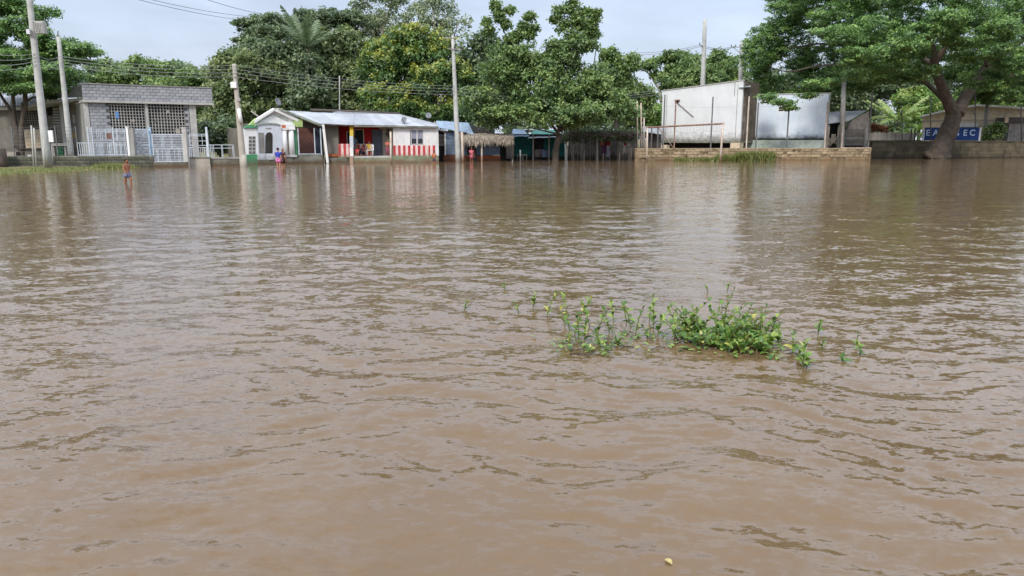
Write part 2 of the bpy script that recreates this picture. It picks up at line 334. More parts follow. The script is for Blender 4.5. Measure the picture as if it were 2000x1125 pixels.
# ------------------------------------------------------------------ setting: ground and water
SH = [(-900, 34), (0, 38), (150, 41), (250, 46), (310, 51), (330, 57), (480, 58), (626, 62), (860, 66), (1000, 71), (1240, 72), (1250, 68), (1700, 76), (2000, 80), (2900, 90)]
def shore(px):
    for (a, ya), (b, yb) in zip(SH, SH[1:]):
        if px <= b: return ya + (yb - ya) * max(0, (px - a)) / (b - a)
    return SH[-1][1]
def gz(x, y):
    if y < 5: return -0.7
    s = y - shore(1000 + F * x / y * 0.985)
    k = min(1, max(0, (s + 5) / 9.0)); k = k * k * (3 - 2 * k)
    return -0.6 + 0.66 * k + 0.008 * max(0, min(20, s - 8)) + 0.04 * mnoise.noise((x * 0.25, y * 0.25, 3)) * (1 if k > 0.2 else 0.3)

def make_ground():
    xs = np.concatenate([[-1500, -600, -300], np.linspace(-130, 150, 240), [320, 650, 1500]])
    ys = np.concatenate([[-200, -40, 0, 15], np.linspace(28, 100, 110), np.linspace(105, 240, 20), [400, 800, 1600, 2500]])
    vs = [(float(x), float(y), gz(x, y)) for y in ys for x in xs]; n = len(xs)
    fs = [(j * n + i, j * n + i + 1, (j + 1) * n + i + 1, (j + 1) * n + i) for j in range(len(ys) - 1) for i in range(n - 1)]
    m, t, b = nodemat("muddy_grassy_ground")
    co = N(t, "ShaderNodeTexCoord").outputs["Object"]
    c = mix(t, ramp(t, noise(t, co, 0.35, 6, 0.65), 0.42, 0.58), C(104, 108, 66), C(138, 116, 90))
    c = mix(t, ramp(t, noise(t, co, 2.5, 5, 0.7), 0.4, 0.7), c, C(88, 96, 52))
    t.links.new(c, b.inputs["Base Color"]); b.inputs["Roughness"].default_value = 0.9
    o = linkmesh("ground", MB().add(vs, fs, True).mesh("ground", m)); tag(o, kind="structure")
make_ground()

def make_water():
    rng = np.random.default_rng(3)
    rows, cols = 920, 460
    a0 = math.atan2(CH, 1.2); a1 = math.atan2(CH, 150.0)
    ang = np.linspace(a0, a1, rows); ang = a0 + (a1 - a0) * (np.linspace(0, 1, rows) ** 0.78); ys = np.concatenate([[-90, -25, -6, -1.5], CH / np.tan(ang)]); rows += 4
    us = np.concatenate([[-9, -4, -2, -1.3], np.linspace(-1.05, 1.05, cols), [1.3, 2, 4, 9]]); cols += 8
    Y = np.repeat(ys[:, None], cols, 1); X = us[None, :] * (np.abs(Y) + 3.0)
    dY = np.abs(np.gradient(ys))[:, None]; dX = np.abs(np.gradient(us))[None, :] * (np.abs(Y) + 3.0)
    Z = np.zeros_like(X)
    # slow warp of the coordinates so that crests bend
    wx = X + 0.35 * np.sin(0.9 * Y + 1.3 * np.sin(0.7 * X)) + 0.15 * np.sin(2.3 * X + 1.7 * Y)
    wy = Y + 0.25 * np.sin(0.8 * X + 0.6 * np.sin(1.1 * Y)) + 0.12 * np.sin(2.9 * X - 1.3 * Y)
    patch = 0.65 + 0.35 * np.sin(0.42 * X + 1.1 * np.sin(0.31 * Y)) * np.sin(0.37 * Y + 0.8 * np.sin(0.23 * X))
    for i in range(72):
        lam = 0.08 * (1.2 / 0.08) ** rng.random()
        th = rng.normal(math.radians(84), math.radians(38)); kx, ky = math.cos(th) * 2 * math.pi / lam, math.sin(th) * 2 * math.pi / lam
        amp = 0.0018 * lam ** 0.72
        eff = np.sqrt((dX * math.cos(th)) ** 2 + (dY * math.sin(th)) ** 2)
        fade = np.clip(1.6 - eff / lam * 4.0, 0, 1)
        ph = kx * wx + ky * wy + rng.random() * 6.28
        w = np.sin(ph); w = w + 0.25 * np.cos(2 * ph)
        Z += amp * fade * w * (patch if lam < 1 else 1)
    v = np.stack([X, Y, Z], -1).reshape(-1, 3)
    idx = np.arange(rows * cols).reshape(rows, cols)
    q = np.stack([idx[:-1, :-1], idx[:-1, 1:], idx[1:, 1:], idx[1:, :-1]], -1).reshape(-1, 4)
    me = mesh_np("water", v, q, True)
    m, t, b = nodemat("muddy_flood_water")
    co = N(t, "ShaderNodeTexCoord").outputs["Object"]
    c = mix(t, ramp(t, noise(t, co, 0.5, 5, 0.6, (1, 0.6, 1)), 0.35, 0.7), (0.152, 0.096, 0.049), (0.178, 0.116, 0.062))
    t.links.new(c, b.inputs["Base Color"]); b.inputs["Roughness"].default_value = 0.025; b.inputs["IOR"].default_value = 1.40
    b.inputs["Specular IOR Level"].default_value = 0.5
    # ripples steeper than the mesh can carry: slopes from noise, added to the mesh normal (the same at any distance)
    def slope(scale, sc, detail, kx, ky, seed, rgh):
        mpn = N(t, "ShaderNodeMapping"); mpn.inputs["Scale"].default_value = sc; mpn.inputs["Location"].default_value = (seed, seed * 1.7, seed); mpn.inputs["Rotation"].default_value = (0, 0, 0.12); t.links.new(co, mpn.inputs[0])
        n = N(t, "ShaderNodeTexNoise"); n.inputs["Scale"].default_value = scale; n.inputs["Detail"].default_value = detail; n.inputs["Roughness"].default_value = rgh; n.inputs["Distortion"].default_value = 0.4
        t.links.new(mpn.outputs[0], n.inputs["Vector"])
        v = N(t, "ShaderNodeVectorMath", operation='SUBTRACT'); t.links.new(n.outputs["Color"], v.inputs[0]); v.inputs[1].default_value = (0.5, 0.5, 0.5)
        w = N(t, "ShaderNodeVectorMath", operation='MULTIPLY'); t.links.new(v.outputs[0], w.inputs[0]); w.inputs[1].default_value = (kx, ky, 0); return w.outputs[0]
    calm = ramp(t, noise(t, co, 0.16, 3, 0.6, (1, 0.7, 1)), 0.30, 0.66, (0.5, 0.5, 0.5, 1), (1.1, 1.1, 1.1, 1))
    sy_ = N(t, "ShaderNodeSeparateXYZ"); t.links.new(co, sy_.inputs[0]); shel = N(t, "ShaderNodeMapRange"); t.links.new(sy_.outputs[1], shel.inputs[0]); shel.inputs[1].default_value = 6; shel.inputs[2].default_value = 24; shel.inputs[3].default_value = 1.0; shel.inputs[4].default_value = 0.48   # the far side lies sheltered by the houses and trees
    cm_ = N(t, "ShaderNodeMath", operation='MULTIPLY'); t.links.new(calm, cm_.inputs[0]); t.links.new(shel.outputs[0], cm_.inputs[1]); calm = cm_.outputs[0]
    s1 = slope(1.0, (1.0, 1.9, 1), 5, 0.32, 0.38, 0.0, 0.8); s2 = slope(1.0, (5, 9.5, 1), 4, 0.66, 0.74, 5.0, 0.68); s3 = slope(1.0, (17, 27, 1), 3, 0.45, 0.55, 9.0, 0.6)
    ad = N(t, "ShaderNodeVectorMath", operation='ADD'); t.links.new(s1, ad.inputs[0]); t.links.new(s2, ad.inputs[1])
    ad3 = N(t, "ShaderNodeVectorMath", operation='ADD'); t.links.new(ad.outputs[0], ad3.inputs[0]); t.links.new(s3, ad3.inputs[1])
    sc_ = N(t, "ShaderNodeVectorMath", operation='MULTIPLY'); t.links.new(ad3.outputs[0], sc_.inputs[0]); t.links.new(calm, sc_.inputs[1])
    ge = N(t, "ShaderNodeNewGeometry"); ad2 = N(t, "ShaderNodeVectorMath", operation='ADD'); t.links.new(ge.outputs["Normal"], ad2.inputs[0]); t.links.new(sc_.outputs[0], ad2.inputs[1])
    nn = N(t, "ShaderNodeVectorMath", operation='NORMALIZE'); t.links.new(ad2.outputs[0], nn.inputs[0]); t.links.new(nn.outputs[0], b.inputs["Normal"])
    me.materials.append(m); tag(linkmesh("water", me), kind="structure")

def mesh_np(name, v, q, smooth=False, tint=None):
    me = bpy.data.meshes.new(name); nv, nf, k = len(v), len(q), q.shape[1]
    me.vertices.add(nv); me.vertices.foreach_set("co", np.ascontiguousarray(v, dtype=np.float32).ravel())
    me.loops.add(nf * k); me.loops.foreach_set("vertex_index", q.astype(np.int32).ravel())
    me.polygons.add(nf); me.polygons.foreach_set("loop_start", np.arange(0, nf * k, k, dtype=np.int32))
    if smooth: me.polygons.foreach_set("use_smooth", np.ones(nf, dtype=bool))
    if tint is not None:
        a = me.attributes.new("tint", 'FLOAT', 'FACE'); a.data.foreach_set("value", tint.astype(np.float32))
    me.update(calc_edges=True); return me
make_water()

# ------------------------------------------------------------------ vegetation
def nrm(a): return a / np.maximum(1e-6, np.linalg.norm(a, axis=-1, keepdims=True))
def leaf_mesh(name, lobes, mat, dens=1.0, L=0.34, Wd=0.19, cr=0.42, flat=0.8, sub=9, subr=(0.30, 0.50), up=0.5, droop=0.25, seed=0, per=16, toptint=0.15, fill=0.55, off=(0, 0, 0), tb=1.0):
    """a crown: lobes (centre, radii) -> smaller bosses on them -> twig clumps on those -> leaf faces"""
    rng = np.random.default_rng(seed)
    P, NRM, T = [], [], []
    for c, r in lobes:
        c = np.array(c); r = np.array(r)
        subs = []
        for i in range(sub):
            d = nrm(rng.normal(size=3)); d[2] = d[2] * (0.8 if d[2] > 0 else 0.7)
            k = rng.uniform(*subr); subs.append((c + d * r * rng.uniform(0.62, 0.95), r * k * rng.uniform(0.8, 1.2, 3)))
        subs.append((c, r * 0.72))
        for j, (sc, sr) in enumerate(subs):
            rm = sr.mean(); area = 4 * math.pi * ((sr[0] * sr[1]) ** 1.6 / 3 + (sr[0] * sr[2]) ** 1.6 / 3 + (sr[1] * sr[2]) ** 1.6 / 3) ** (1 / 1.6)
            n = int(area * dens * (0.55 if j == len(subs) - 1 else 1.0) / (cr * cr * 2.2)) + 2
            d = nrm(rng.normal(size=(n, 3))); d = d[(d[:, 2] > -0.35) | (rng.random(n) < 0.6)]; n = len(d)
            rad = np.where(rng.random(n) < fill, rng.uniform(0.85, 1.12, n), rng.uniform(0.45, 1.0, n))[:, None]
            cc = sc + d * sr * rad
            ct = rng.random(n) * 0.7
            m = per; cc2 = np.repeat(cc, m, 0); dd = np.repeat(d, m, 0)
            g = rng.normal(size=(n * m, 3)) * cr * np.array([0.55, 0.55, 0.55 * flat])
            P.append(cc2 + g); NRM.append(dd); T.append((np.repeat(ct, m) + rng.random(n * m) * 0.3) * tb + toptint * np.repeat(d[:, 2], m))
    P = np.concatenate(P); D = np.concatenate(NRM); T = np.clip(np.concatenate(T), 0, 1); n = len(P)
    nn = nrm(D * 0.55 + np.array([0, 0, up]) + rng.normal(size=(n, 3)) * 0.55)
    t = nrm(np.cross(nn, rng.normal(size=(n, 3)))); t[:, 2] -= droop; t = nrm(t); b = nrm(np.cross(nn, t)); nn = np.cross(t, b)
    s = rng.uniform(0.65, 1.25, (n, 1)); l = L * s; w = Wd * s
    v0 = P - t * l * 0.5; v2 = P + t * l * 0.5; v1 = P + b * w * 0.5 + nn * w * 0.18 - t * l * 0.06; v3 = P - b * w * 0.5 + nn * w * 0.18 - t * l * 0.06
    V = np.stack([v0, v1, v2, v3], 1).reshape(-1, 3) - np.array(off)
    Q = np.arange(n * 4).reshape(n, 4)
    me = mesh_np(name, V, Q, False, T); me.materials.append(mat); return me

def lob(Y, items, zk=0.9):            # photo ellipses (px, py, rx, ry[, dY]) at depth Y -> world lobes
    o = []
    for it in items:
        px, py, rx, ry = it[:4]; dy = it[4] if len(it) > 4 else 0
        c = W(px, py, Y + dy); k = (Y + dy) / F
        o.append(((c.x, c.y, c.z), (rx * k, max(rx, ry) * k * zk, ry * k)))
    return o
def limb(mb, pts, r0, r1, Y=None, n=8, seed=0):
    rr = random.Random(seed); pts = [Vector(p) for p in pts]
    # Catmull-Rom through the points, with slight wobble
    P = [pts[0]] + pts + [pts[-1]]; outp = []
    for i in range(1, len(P) - 2):
        for k in range(4):
            t = k / 4; a, b, c, d = P[i - 1], P[i], P[i + 1], P[i + 2]
            outp.append(0.5 * ((2 * b) + (c - a) * t + (2 * a - 5 * b + 4 * c - d) * t * t + (-a + 3 * b - 3 * c + d) * t ** 3))
    outp.append(pts[-1]); m = len(outp)
    rad = [r0 + (r1 - r0) * i / (m - 1) for i in range(m)]
    rad = [r * rr.uniform(0.93, 1.08) for r in rad]
    mb.tube(outp, rad, n)
def auto_limbs(mb, base, fork, lobes, r, seed, wob=0.6, every=1):
    rr = random.Random(seed)
    limb(mb, [base, base.lerp(fork, 0.5) + Vector((rr.uniform(-.2, .2), rr.uniform(-.2, .2), 0)), fork], r * 1.25, r * 0.8, n=10, seed=seed)
    for i, (c, rad) in enumerate(lobes):
        if i % every or every > 20: continue
        c = Vector(c); mid = fork.lerp(c, 0.5) + Vector((rr.uniform(-wob, wob), rr.uniform(-wob, wob), rr.uniform(-wob, 0.3)))
        limb(mb, [fork - Vector((0, 0, r * 0.3)), mid, c], r * rr.uniform(0.38, 0.6), r * 0.1, n=6, seed=seed + i)
def tree(name, label, Y, items, mat, base, fork, r=0.3, bark='barkgrey', group=None, limbs=True, cat="tree", extra=None, every=1, **kw):
    """base/fork are photo pixels at depth Y"""
    lobes = lob(Y, items); b = W(base[0], base[1], Y); b.z = gz(b.x, b.y) - 0.2; f = W(fork[0], fork[1], Y)
    root = empty(name, b, 0, label, cat, group)
    mb = MB(); auto_limbs(mb, b, f, lobes, r, len(label), every=every)
    if extra: extra(mb)
    mb.build("trunk", MT[bark], root, off=b)
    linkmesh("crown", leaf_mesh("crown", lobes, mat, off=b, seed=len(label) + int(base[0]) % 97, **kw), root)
    return root

GB = "trees growing behind the houses"
# --- left feathery tree
def left_trunks(mb):
    for pts, r in (([(36, 292), (32, 250), (20, 215), (4, 190), (-12, 160)], .16), ([(44, 293), (42, 250), (50, 205), (48, 165), (60, 110)], .21), ([(33, 290), (29, 240), (26, 200), (24, 170), (18, 120)], .17)):
        limb(mb, [W(x, y, 55) for x, y in pts], r * .95, r * 0.5, n=8)
    for pts in ([(48, 190), (70, 150), (110, 120)], [(50, 200), (64, 190), (80, 188), (120, 150)], [(26, 190), (10, 150), (-20, 110)], [(52, 165), (90, 110), (150, 100), (185, 98)]):
        limb(mb, [W(x, y, 55) for x, y in pts], 0.09, 0.03, n=6)
tree("feathery_tree", "feathery green tree with three leaning trunks beside the transformer pole", 55,
     [(30, 60, 55, 26), (85, 78, 50, 20), (140, 98, 46, 12), (175, 102, 20, 8), (60, 122, 62, 24), (0, 118, 50, 30), (115, 138, 46, 16, -1), (-45, 70, 55, 45), (70, 30, 34, 22), (20, 8, 50, 24), (-40, 10, 60, 30), (105, 100, 45, 16, 1), (130, 158, 36, 14, 2), (40, 160, 60, 20, 3), (150, 120, 26, 9), (40, 168, 60, 14, -1), (92, 170, 46, 12, 1), (-15, 165, 50, 18), (30, 145, 50, 18, -2)],
     L_FEATH, (42, 296), (45, 200), r=0.12, bark='bark', every=60, extra=left_trunks, L=0.26, Wd=0.11, cr=0.36, flat=0.45, sub=10, up=0.9, per=18, droop=0.12, dens=1.05)
# --- far trees left
tree("shade_tree", "flat topped tree showing over the grey block building roof", 112, [(225, 138, 45, 22), (280, 128, 42, 18), (330, 140, 45, 20), (265, 150, 70, 22), (200, 158, 40, 16), (370, 150, 40, 18)], L_MID, (270, 262), (270, 175), group=GB, L=0.5, Wd=0.28, cr=0.6, sub=8, dens=0.9)
tree("shade_tree", "low bushy tree between block building and tall dark grove", 98, [(395, 165, 40, 26), (330, 170, 50, 18), (385, 210, 30, 40), (420, 230, 40, 50)], L_MID, (390, 272), (390, 215), group=GB, L=0.46, Wd=0.26, cr=0.55, sub=8)
tree("leafy_bush", "dark bush behind the low railing right of the gate", 66, [(425, 262, 36, 26), (452, 256, 22, 30), (400, 272, 20, 20), (440, 284, 36, 16)], L_DARK, (430, 300), (430, 275), r=.1, cat="bush", group="bushes behind the yards", L=0.3, Wd=0.18, cr=0.36)
# --- dark grove
tree("shade_tree", "dark domed tree filling the gap right of the block building", 86, [(450, 165, 52, 55), (500, 150, 60, 55), (430, 205, 45, 45), (480, 220, 60, 45), (415, 250, 35, 35), (455, 265, 45, 25), (440, 118, 26, 20)], L_OLIVE, (470, 285), (470, 215), r=.4, group=GB, L=0.42, Wd=0.24, cr=0.5, dens=0.9)
tree("shade_tree", "broad dark tree rising behind the pediment porch", 90, [(560, 130, 75, 55), (530, 110, 50, 35), (600, 165, 70, 50), (600, 180, 40, 46, -5), (600, 235, 40, 30, -5), (540, 190, 60, 50), (610, 215, 65, 35), (500, 105, 36, 26)], L_DARK, (570, 288), (570, 210), r=.4, group=GB, L=0.42, Wd=0.24, cr=0.5, dens=0.9)
tree("shade_tree", "leafy tree rising behind the long zinc roof", 92, [(660, 130, 60, 55), (700, 170, 55, 55), (650, 190, 60, 45), (700, 215, 55, 30), (640, 90, 50, 35), (690, 90, 40, 35)], L_OLIVE, (670, 288), (670, 215), r=.4, group=GB, L=0.42, Wd=0.24, cr=0.5, dens=0.9)
tree("umbrella_tree", "flat crowned tree topping the dark grove beside the palm", 104, [(500, 48, 34, 10), (545, 44, 48, 13), (600, 36, 46, 13), (650, 34, 42, 16), (690, 42, 30, 18), (580, 66, 70, 16), (650, 62, 60, 20), (478, 44, 16, 5), (463, 46, 8, 2.5), (470, 78, 12, 3), (510, 78, 40, 14)], L_DARK, (590, 290), (590, 120), r=.45, group=GB, L=0.42, Wd=0.22, cr=0.5, flat=0.5, up=0.8)
tree("tall_sparse_tree", "tall thin leaved tree with sky gaps behind the mango", 108, [(700, 14, 18, 16), (735, 30, 26, 24), (765, 14, 20, 22), (750, 60, 36, 24), (790, 38, 24, 20), (720, 58, 28, 20), (822, 10, 26, 12), (715, -6, 22, 10), (770, -4, 26, 10)], L_SPARSE, (745, 290), (745, 110), r=.35, bark='barkpale', group=GB, L=0.40, Wd=0.22, cr=0.6, dens=0.5, sub=7)
tree("tall_sparse_tree", "tall airy tree with bare twigs above the crossarm pole", 104, [(845, 8, 20, 16), (868, 28, 26, 20), (895, 44, 24, 12), (845, 50, 30, 22), (880, 66, 34, 18), (822, 34, 18, 14), (850, -6, 26, 10)], L_SPARSE, (850, 290), (850, 110), r=.35, bark='barkpale', group=GB, L=0.40, Wd=0.22, cr=0.6, dens=0.42, sub=7)
tree("mango_tree", "round mango tree flushed with yellow young leaves", 82, [(800, 95, 60, 38), (760, 120, 48, 45), (835, 115, 50, 42), (790, 150, 60, 45), (735, 135, 36, 42), (850, 90, 34, 34)], L_MANGO, (795, 290), (795, 190), r=.4, group=GB, L=0.36, Wd=0.2, cr=0.42, toptint=0.58, tb=0.62, dens=1.0)
tree("mango_tree", "lower mango tree with yellow tips beside the crossarm pole", 77, [(830, 165, 32, 38), (800, 195, 36, 34), (865, 160, 36, 34), (895, 145, 26, 30), (850, 210, 40, 34), (760, 205, 36, 32), (730, 185, 26, 24), (905, 215, 34, 36)], L_MANGO, (830, 300), (830, 230), r=.3, group=GB, L=0.33, Wd=0.18, cr=0.4, toptint=0.55, tb=0.62)
tree("shade_tree", "dark tree standing just right of the crossarm pole", 80, [(925, 115, 36, 40), (950, 90, 30, 30), (930, 165, 45, 40), (960, 130, 45, 40), (980, 200, 50, 40)], L_DARK, (940, 300), (940, 210), r=.3, group=GB, L=0.38, Wd=0.22, cr=0.45)
# --- palm in the grove
def frond(mb, base, az, length, rise, droop, seed, wid=0.9, nl=26):
    rr = random.Random(seed); pts = []; d = Vector((math.cos(az), math.sin(az), 0))
    for i in range(9):
        s = i / 8; pts.append(base + d * length * s * (1 - 0.18 * s) + Vector((0, 0, rise * s - droop * s * s)))
    mb.tube(pts, [0.045 * (1 - 0.85 * i / 8) + .006 for i in range(9)], 4)
    for k in range(nl):
        s = 0.12 + 0.88 * k / nl; i = min(7, int(s * 8)); p = pts[i].lerp(pts[i + 1], s * 8 - i); t = (pts[i + 1] - pts[i]).normalized()
        side = t.cross(Vector((0, 0, 1))).normalized()
        l = wid * (math.sin(math.pi * min(1, s * 0.9 + 0.1)) ** 0.6) * rr.uniform(0.85, 1.1)
        for sg in (-1, 1):
            tip = p + side * sg * l * 0.75 + t * l * 0.55 + Vector((0, 0, -l * rr.uniform(0.25, 0.6)))
            md = p.lerp(tip, 0.45) + Vector((0, 0, l * 0.10)); w = t * 0.06
            mb.add([p - w, p + w, md + w * 1.3, tip, md - w * 1.3], [(0, 1, 2, 4), (4, 2, 3)])
def settint(o, lo, hi, seed):
    me = o.data; rng = np.random.default_rng(seed); a = me.attributes.new("tint", 'FLOAT', 'FACE')
    a.data.foreach_set("value", (lo + (hi - lo) * rng.random(len(me.polygons))).astype(np.float32))
def palm(label, base, crown, nf, length, seed, Y, tint=(0.1, 0.6), rise=(0.4, 2.2), group=None, r=.16, mat=None):
    rr = random.Random(seed); b = W(*base, Y); b.z = gz(b.x, b.y) - .2; c = W(*crown, Y)
    root = empty("palm_tree", b, 0, label, "palm tree", group)
    mb = MB(); limb(mb, [b, b.lerp(c, .5) + Vector((.2, 0, 0)), c], r * 1.2, r * .8); mb.build("trunk", MT['barkgrey'], root, off=b)
    for k in range(nf):
        m = MB(); frond(m, c, 2 * math.pi * k / nf + rr.uniform(-.2, .2), length * rr.uniform(.85, 1.1), rr.uniform(*rise), rr.uniform(1.0, 2.6), seed + k)
        o = m.build("frond", mat or L_PALM, root, off=b); settint(o, tint[0], tint[1], seed + k)
palm("tall palm with long fronds rising out of the dark grove", (603, 290), (600, 96), 12, 4.2, 40, 88, (0.0, 0.8), (3.6, 6.5), mat=L_PALMD)
palm("pale fronded coconut palm behind the plank fence", (1748, 275), (1752, 236), 13, 4.2, 61, 92, (0.25, 0.9), (1.2, 5.2))
# banana plants
def banana(label, base, Y, h, n, seed, group):
    rr = random.Random(seed); b = W(*base, Y); b.z = gz(b.x, b.y) - .2; root = empty("banana_plant", b, 0, label, "banana plant", group)
    top = b + Vector((0, 0, h * 0.5)); mb = MB(); mb.tube([b, top], [.16, .11], 8); mb.build("stem", L_BRIGHT, root, off=b); settint(root.children[0], .3, .5, seed)
    for k in range(n):
        az = 2 * math.pi * k / n + rr.uniform(-.3, .3); d = Vector((math.cos(az), math.sin(az), 0)); side = Vector((-d.y, d.x, 0)); l = h * rr.uniform(.5, .75); up = rr.uniform(.5, 1.1)
        vs = []; fs = []
        for i in range(8):
            s = i / 7; p = top + d * l * s * .8 + Vector((0, 0, l * (up * s - 0.9 * s * s))); w = 0.34 * math.sin(math.pi * (0.08 + 0.9 * s)) ** .7
            vs += [p + side * w + Vector((0, 0, .05 - .12 * s)), p - Vector((0, 0, .05)), p - side * w + Vector((0, 0, .05 - .12 * s))]
            if i: a = 3 * (i - 1); fs += [(a, a + 1, a + 4, a + 3), (a + 1, a + 2, a + 5, a + 4)]
        m = MB().add(vs, fs, True); o = m.build("leaf", L_BRIGHT, root, off=b); settint(o, .2, .8, seed + k)
for i, (bx_, by_, Y, h) in enumerate([(1768, 277, 88, 5.0), (1792, 277, 90, 5.6), (1815, 276, 93, 5.2)]):
    banana(["banana plant with broad leaves beside the pale coconut palm", "taller banana plant midway between palm and cream house", "banana plant leaning against the cream house gable"][i], (bx_, by_), Y, h, 8, 100 + i * 9, "banana plants behind the plank fence")

# --- central tree standing in the water
def mid_extra(mb):
    Y = 66
    for pts, r in (([(1092, 262), (1060, 225), (1010, 190), (970, 150)], .13), ([(1094, 258), (1110, 200), (1118, 120), (1120, 50)], .15), ([(1095, 255), (1140, 215), (1190, 190)], .1), ([(1090, 262), (1040, 250), (990, 240)], .08), ([(1092, 255), (1070, 190), (1000, 90), (970, 30)], .11), ([(1096, 250), (1150, 160), (1165, 90)], .08)):
        limb(mb, [W(x, y, Y + R.uniform(-.5, .5)) for x, y in pts], r, .03, n=6)
tree("roble_tree", "bushy tree standing in flood water before the green shack", 66,
     [(1090, 165, 70, 50), (1030, 165, 65, 48), (980, 190, 55, 40), (935, 205, 42, 32), (1140, 180, 55, 45), (1185, 205, 50, 34), (1215, 220, 34, 26), (1060, 215, 60, 34, -2), (960, 225, 48, 24), (1130, 225, 60, 28, -1), (1060, 110, 50, 36), (1115, 90, 40, 40), (1010, 115, 42, 30), (970, 140, 36, 26),
      (975, 98, 22, 18), (1000, 78, 18, 13), (988, 50, 7, 9), (968, 12, 6, 7), (972, 26, 6, 7), (978, 38, 5, 6), (995, 20, 4.5, 5), (952, 46, 5, 6), (957, 62, 6, 7), (1033, 34, 7, 8), (1022, 52, 8, 8), (1016, 66, 11, 9), (1044, 55, 6, 6), (1036, 68, 6, 6), (1098, 48, 13, 16), (1126, 36, 14, 20), (1120, 6, 7, 9), (1106, 16, 6, 8), (1142, 22, 9, 9), (1150, 62, 12, 12), (1166, 27, 5, 6), (1161, 41, 5, 6), (1158, 56, 5, 5), (1164, 68, 5, 5), (1150, 90, 16, 13), (1090, 22, 6, 8), (1086, 36, 6, 7), (1138, 48, 10, 12)],
     L_MID, (1086, 313), (1093, 262), r=.27, bark='bark', extra=mid_extra, every=40, L=0.30, Wd=0.17, cr=0.34, sub=11, subr=(0.24, 0.42), per=15, dens=0.84)
tree("roble_tree", "second bushy tree close behind the right side of flooded one", 72, [(1192, 110, 16, 20), (1185, 150, 32, 34), (1215, 130, 26, 22), (1235, 118, 12, 14), (1225, 175, 36, 36), (1190, 190, 40, 40), (1240, 215, 32, 36), (1255, 190, 26, 26)], L_MID, (1205, 305), (1205, 225), r=.22, group=GB, L=0.32, Wd=0.18, cr=0.36, sub=12, subr=(0.26, 0.44))
# --- behind the white building
def pale_fork(mb):
    Y = 100
    limb(mb, [W(x, y, Y) for x, y in [(1292, 200), (1288, 176), (1278, 160), (1268, 138)]], .22, .08, n=6)
    limb(mb, [W(x, y, Y) for x, y in [(1282, 165), (1272, 150), (1262, 140), (1250, 136)]], .12, .05, n=6)
tree("acacia_tree", "flat tiered tree with forked pale trunk left of white building", 100, [(1268, 128, 20, 11), (1290, 118, 16, 6), (1325, 112, 32, 12), (1300, 150, 26, 10), (1345, 122, 24, 14), (1330, 135, 32, 14)], L_MID, (1300, 285), (1300, 185), bark='barkpale', group=GB, extra=pale_fork, L=0.42, Wd=0.22, cr=0.48, flat=0.6)
tree("shade_tree", "bushy tree directly over the white building roof", 96, [(1320, 158, 34, 22), (1350, 148, 34, 26), (1345, 175, 45, 20), (1385, 150, 26, 26)], L_MID, (1345, 285), (1345, 195), group=GB, L=0.42, Wd=0.22, cr=0.48)
tree("shade_tree", "leafy tree between the two bare concrete poles", 102, [(1400, 118, 22, 14), (1395, 135, 36, 22), (1425, 135, 26, 24), (1410, 158, 34, 20), (1440, 155, 30, 25), (1405, 104, 10, 5)], L_MID, (1410, 285), (1410, 185), group=GB, L=0.42, Wd=0.22, cr=0.48)
tree("leafy_bush", "bright green bush left of the tall white building", 78, [(1268, 222, 26, 26), (1255, 245, 24, 20), (1280, 250, 20, 20)], L_BRIGHT, (1268, 300), (1268, 250), r=.12, group="bushes behind the yards", cat="bush", L=0.3, Wd=0.17, cr=0.36)
# --- great right tree
def big_extra(mb):
    Y = 73
    def l(pts, r0, r1, n=10, dy=0): limb(mb, [W(x, y, Y + (dy * i / len(pts))) for i, (x, y) in enumerate(pts)], r0, r1, n=n, seed=len(pts))
    l([(1827, 312), (1836, 288), (1850, 262), (1861, 232), (1864, 205)], .92, 0.66, 14)
    l([(1812, 310), (1828, 296), (1844, 276)], .75, .35); l([(1846, 309), (1846, 296), (1856, 270)], .6, .3)
    l([(1864, 222), (1850, 196), (1838, 165), (1826, 130), (1822, 95), (1805, 60)], .62, .22, 10, -2)
    l([(1868, 222), (1884, 192), (1906, 160), (1930, 130), (1965, 100), (2010, 70)], .66, .2, 10, 2)
    l([(1852, 205), (1828, 180), (1795, 152), (1755, 132), (1700, 120), (1640, 115)], .26, .07, 9, 5)
    l([(1826, 130), (1790, 105), (1740, 85), (1670, 60), (1600, 50)], .24, .07, 8, 8)
    l([(1826, 125), (1850, 85), (1870, 50), (1880, 0)], .3, .1, 8, -3)
    l([(1795, 160), (1760, 125), (1700, 105), (1620, 85), (1540, 95)], .2, .07, 7, 9)
    l([(1640, 125), (1590, 130), (1540, 140), (1500, 130)], .12, .05, 6, 10)
    l([(1906, 160), (1960, 150), (2020, 140)], .3, .12, 8, -3)
    l([(1930, 130), (1920, 90), (1930, 40)], .25, .1, 7)
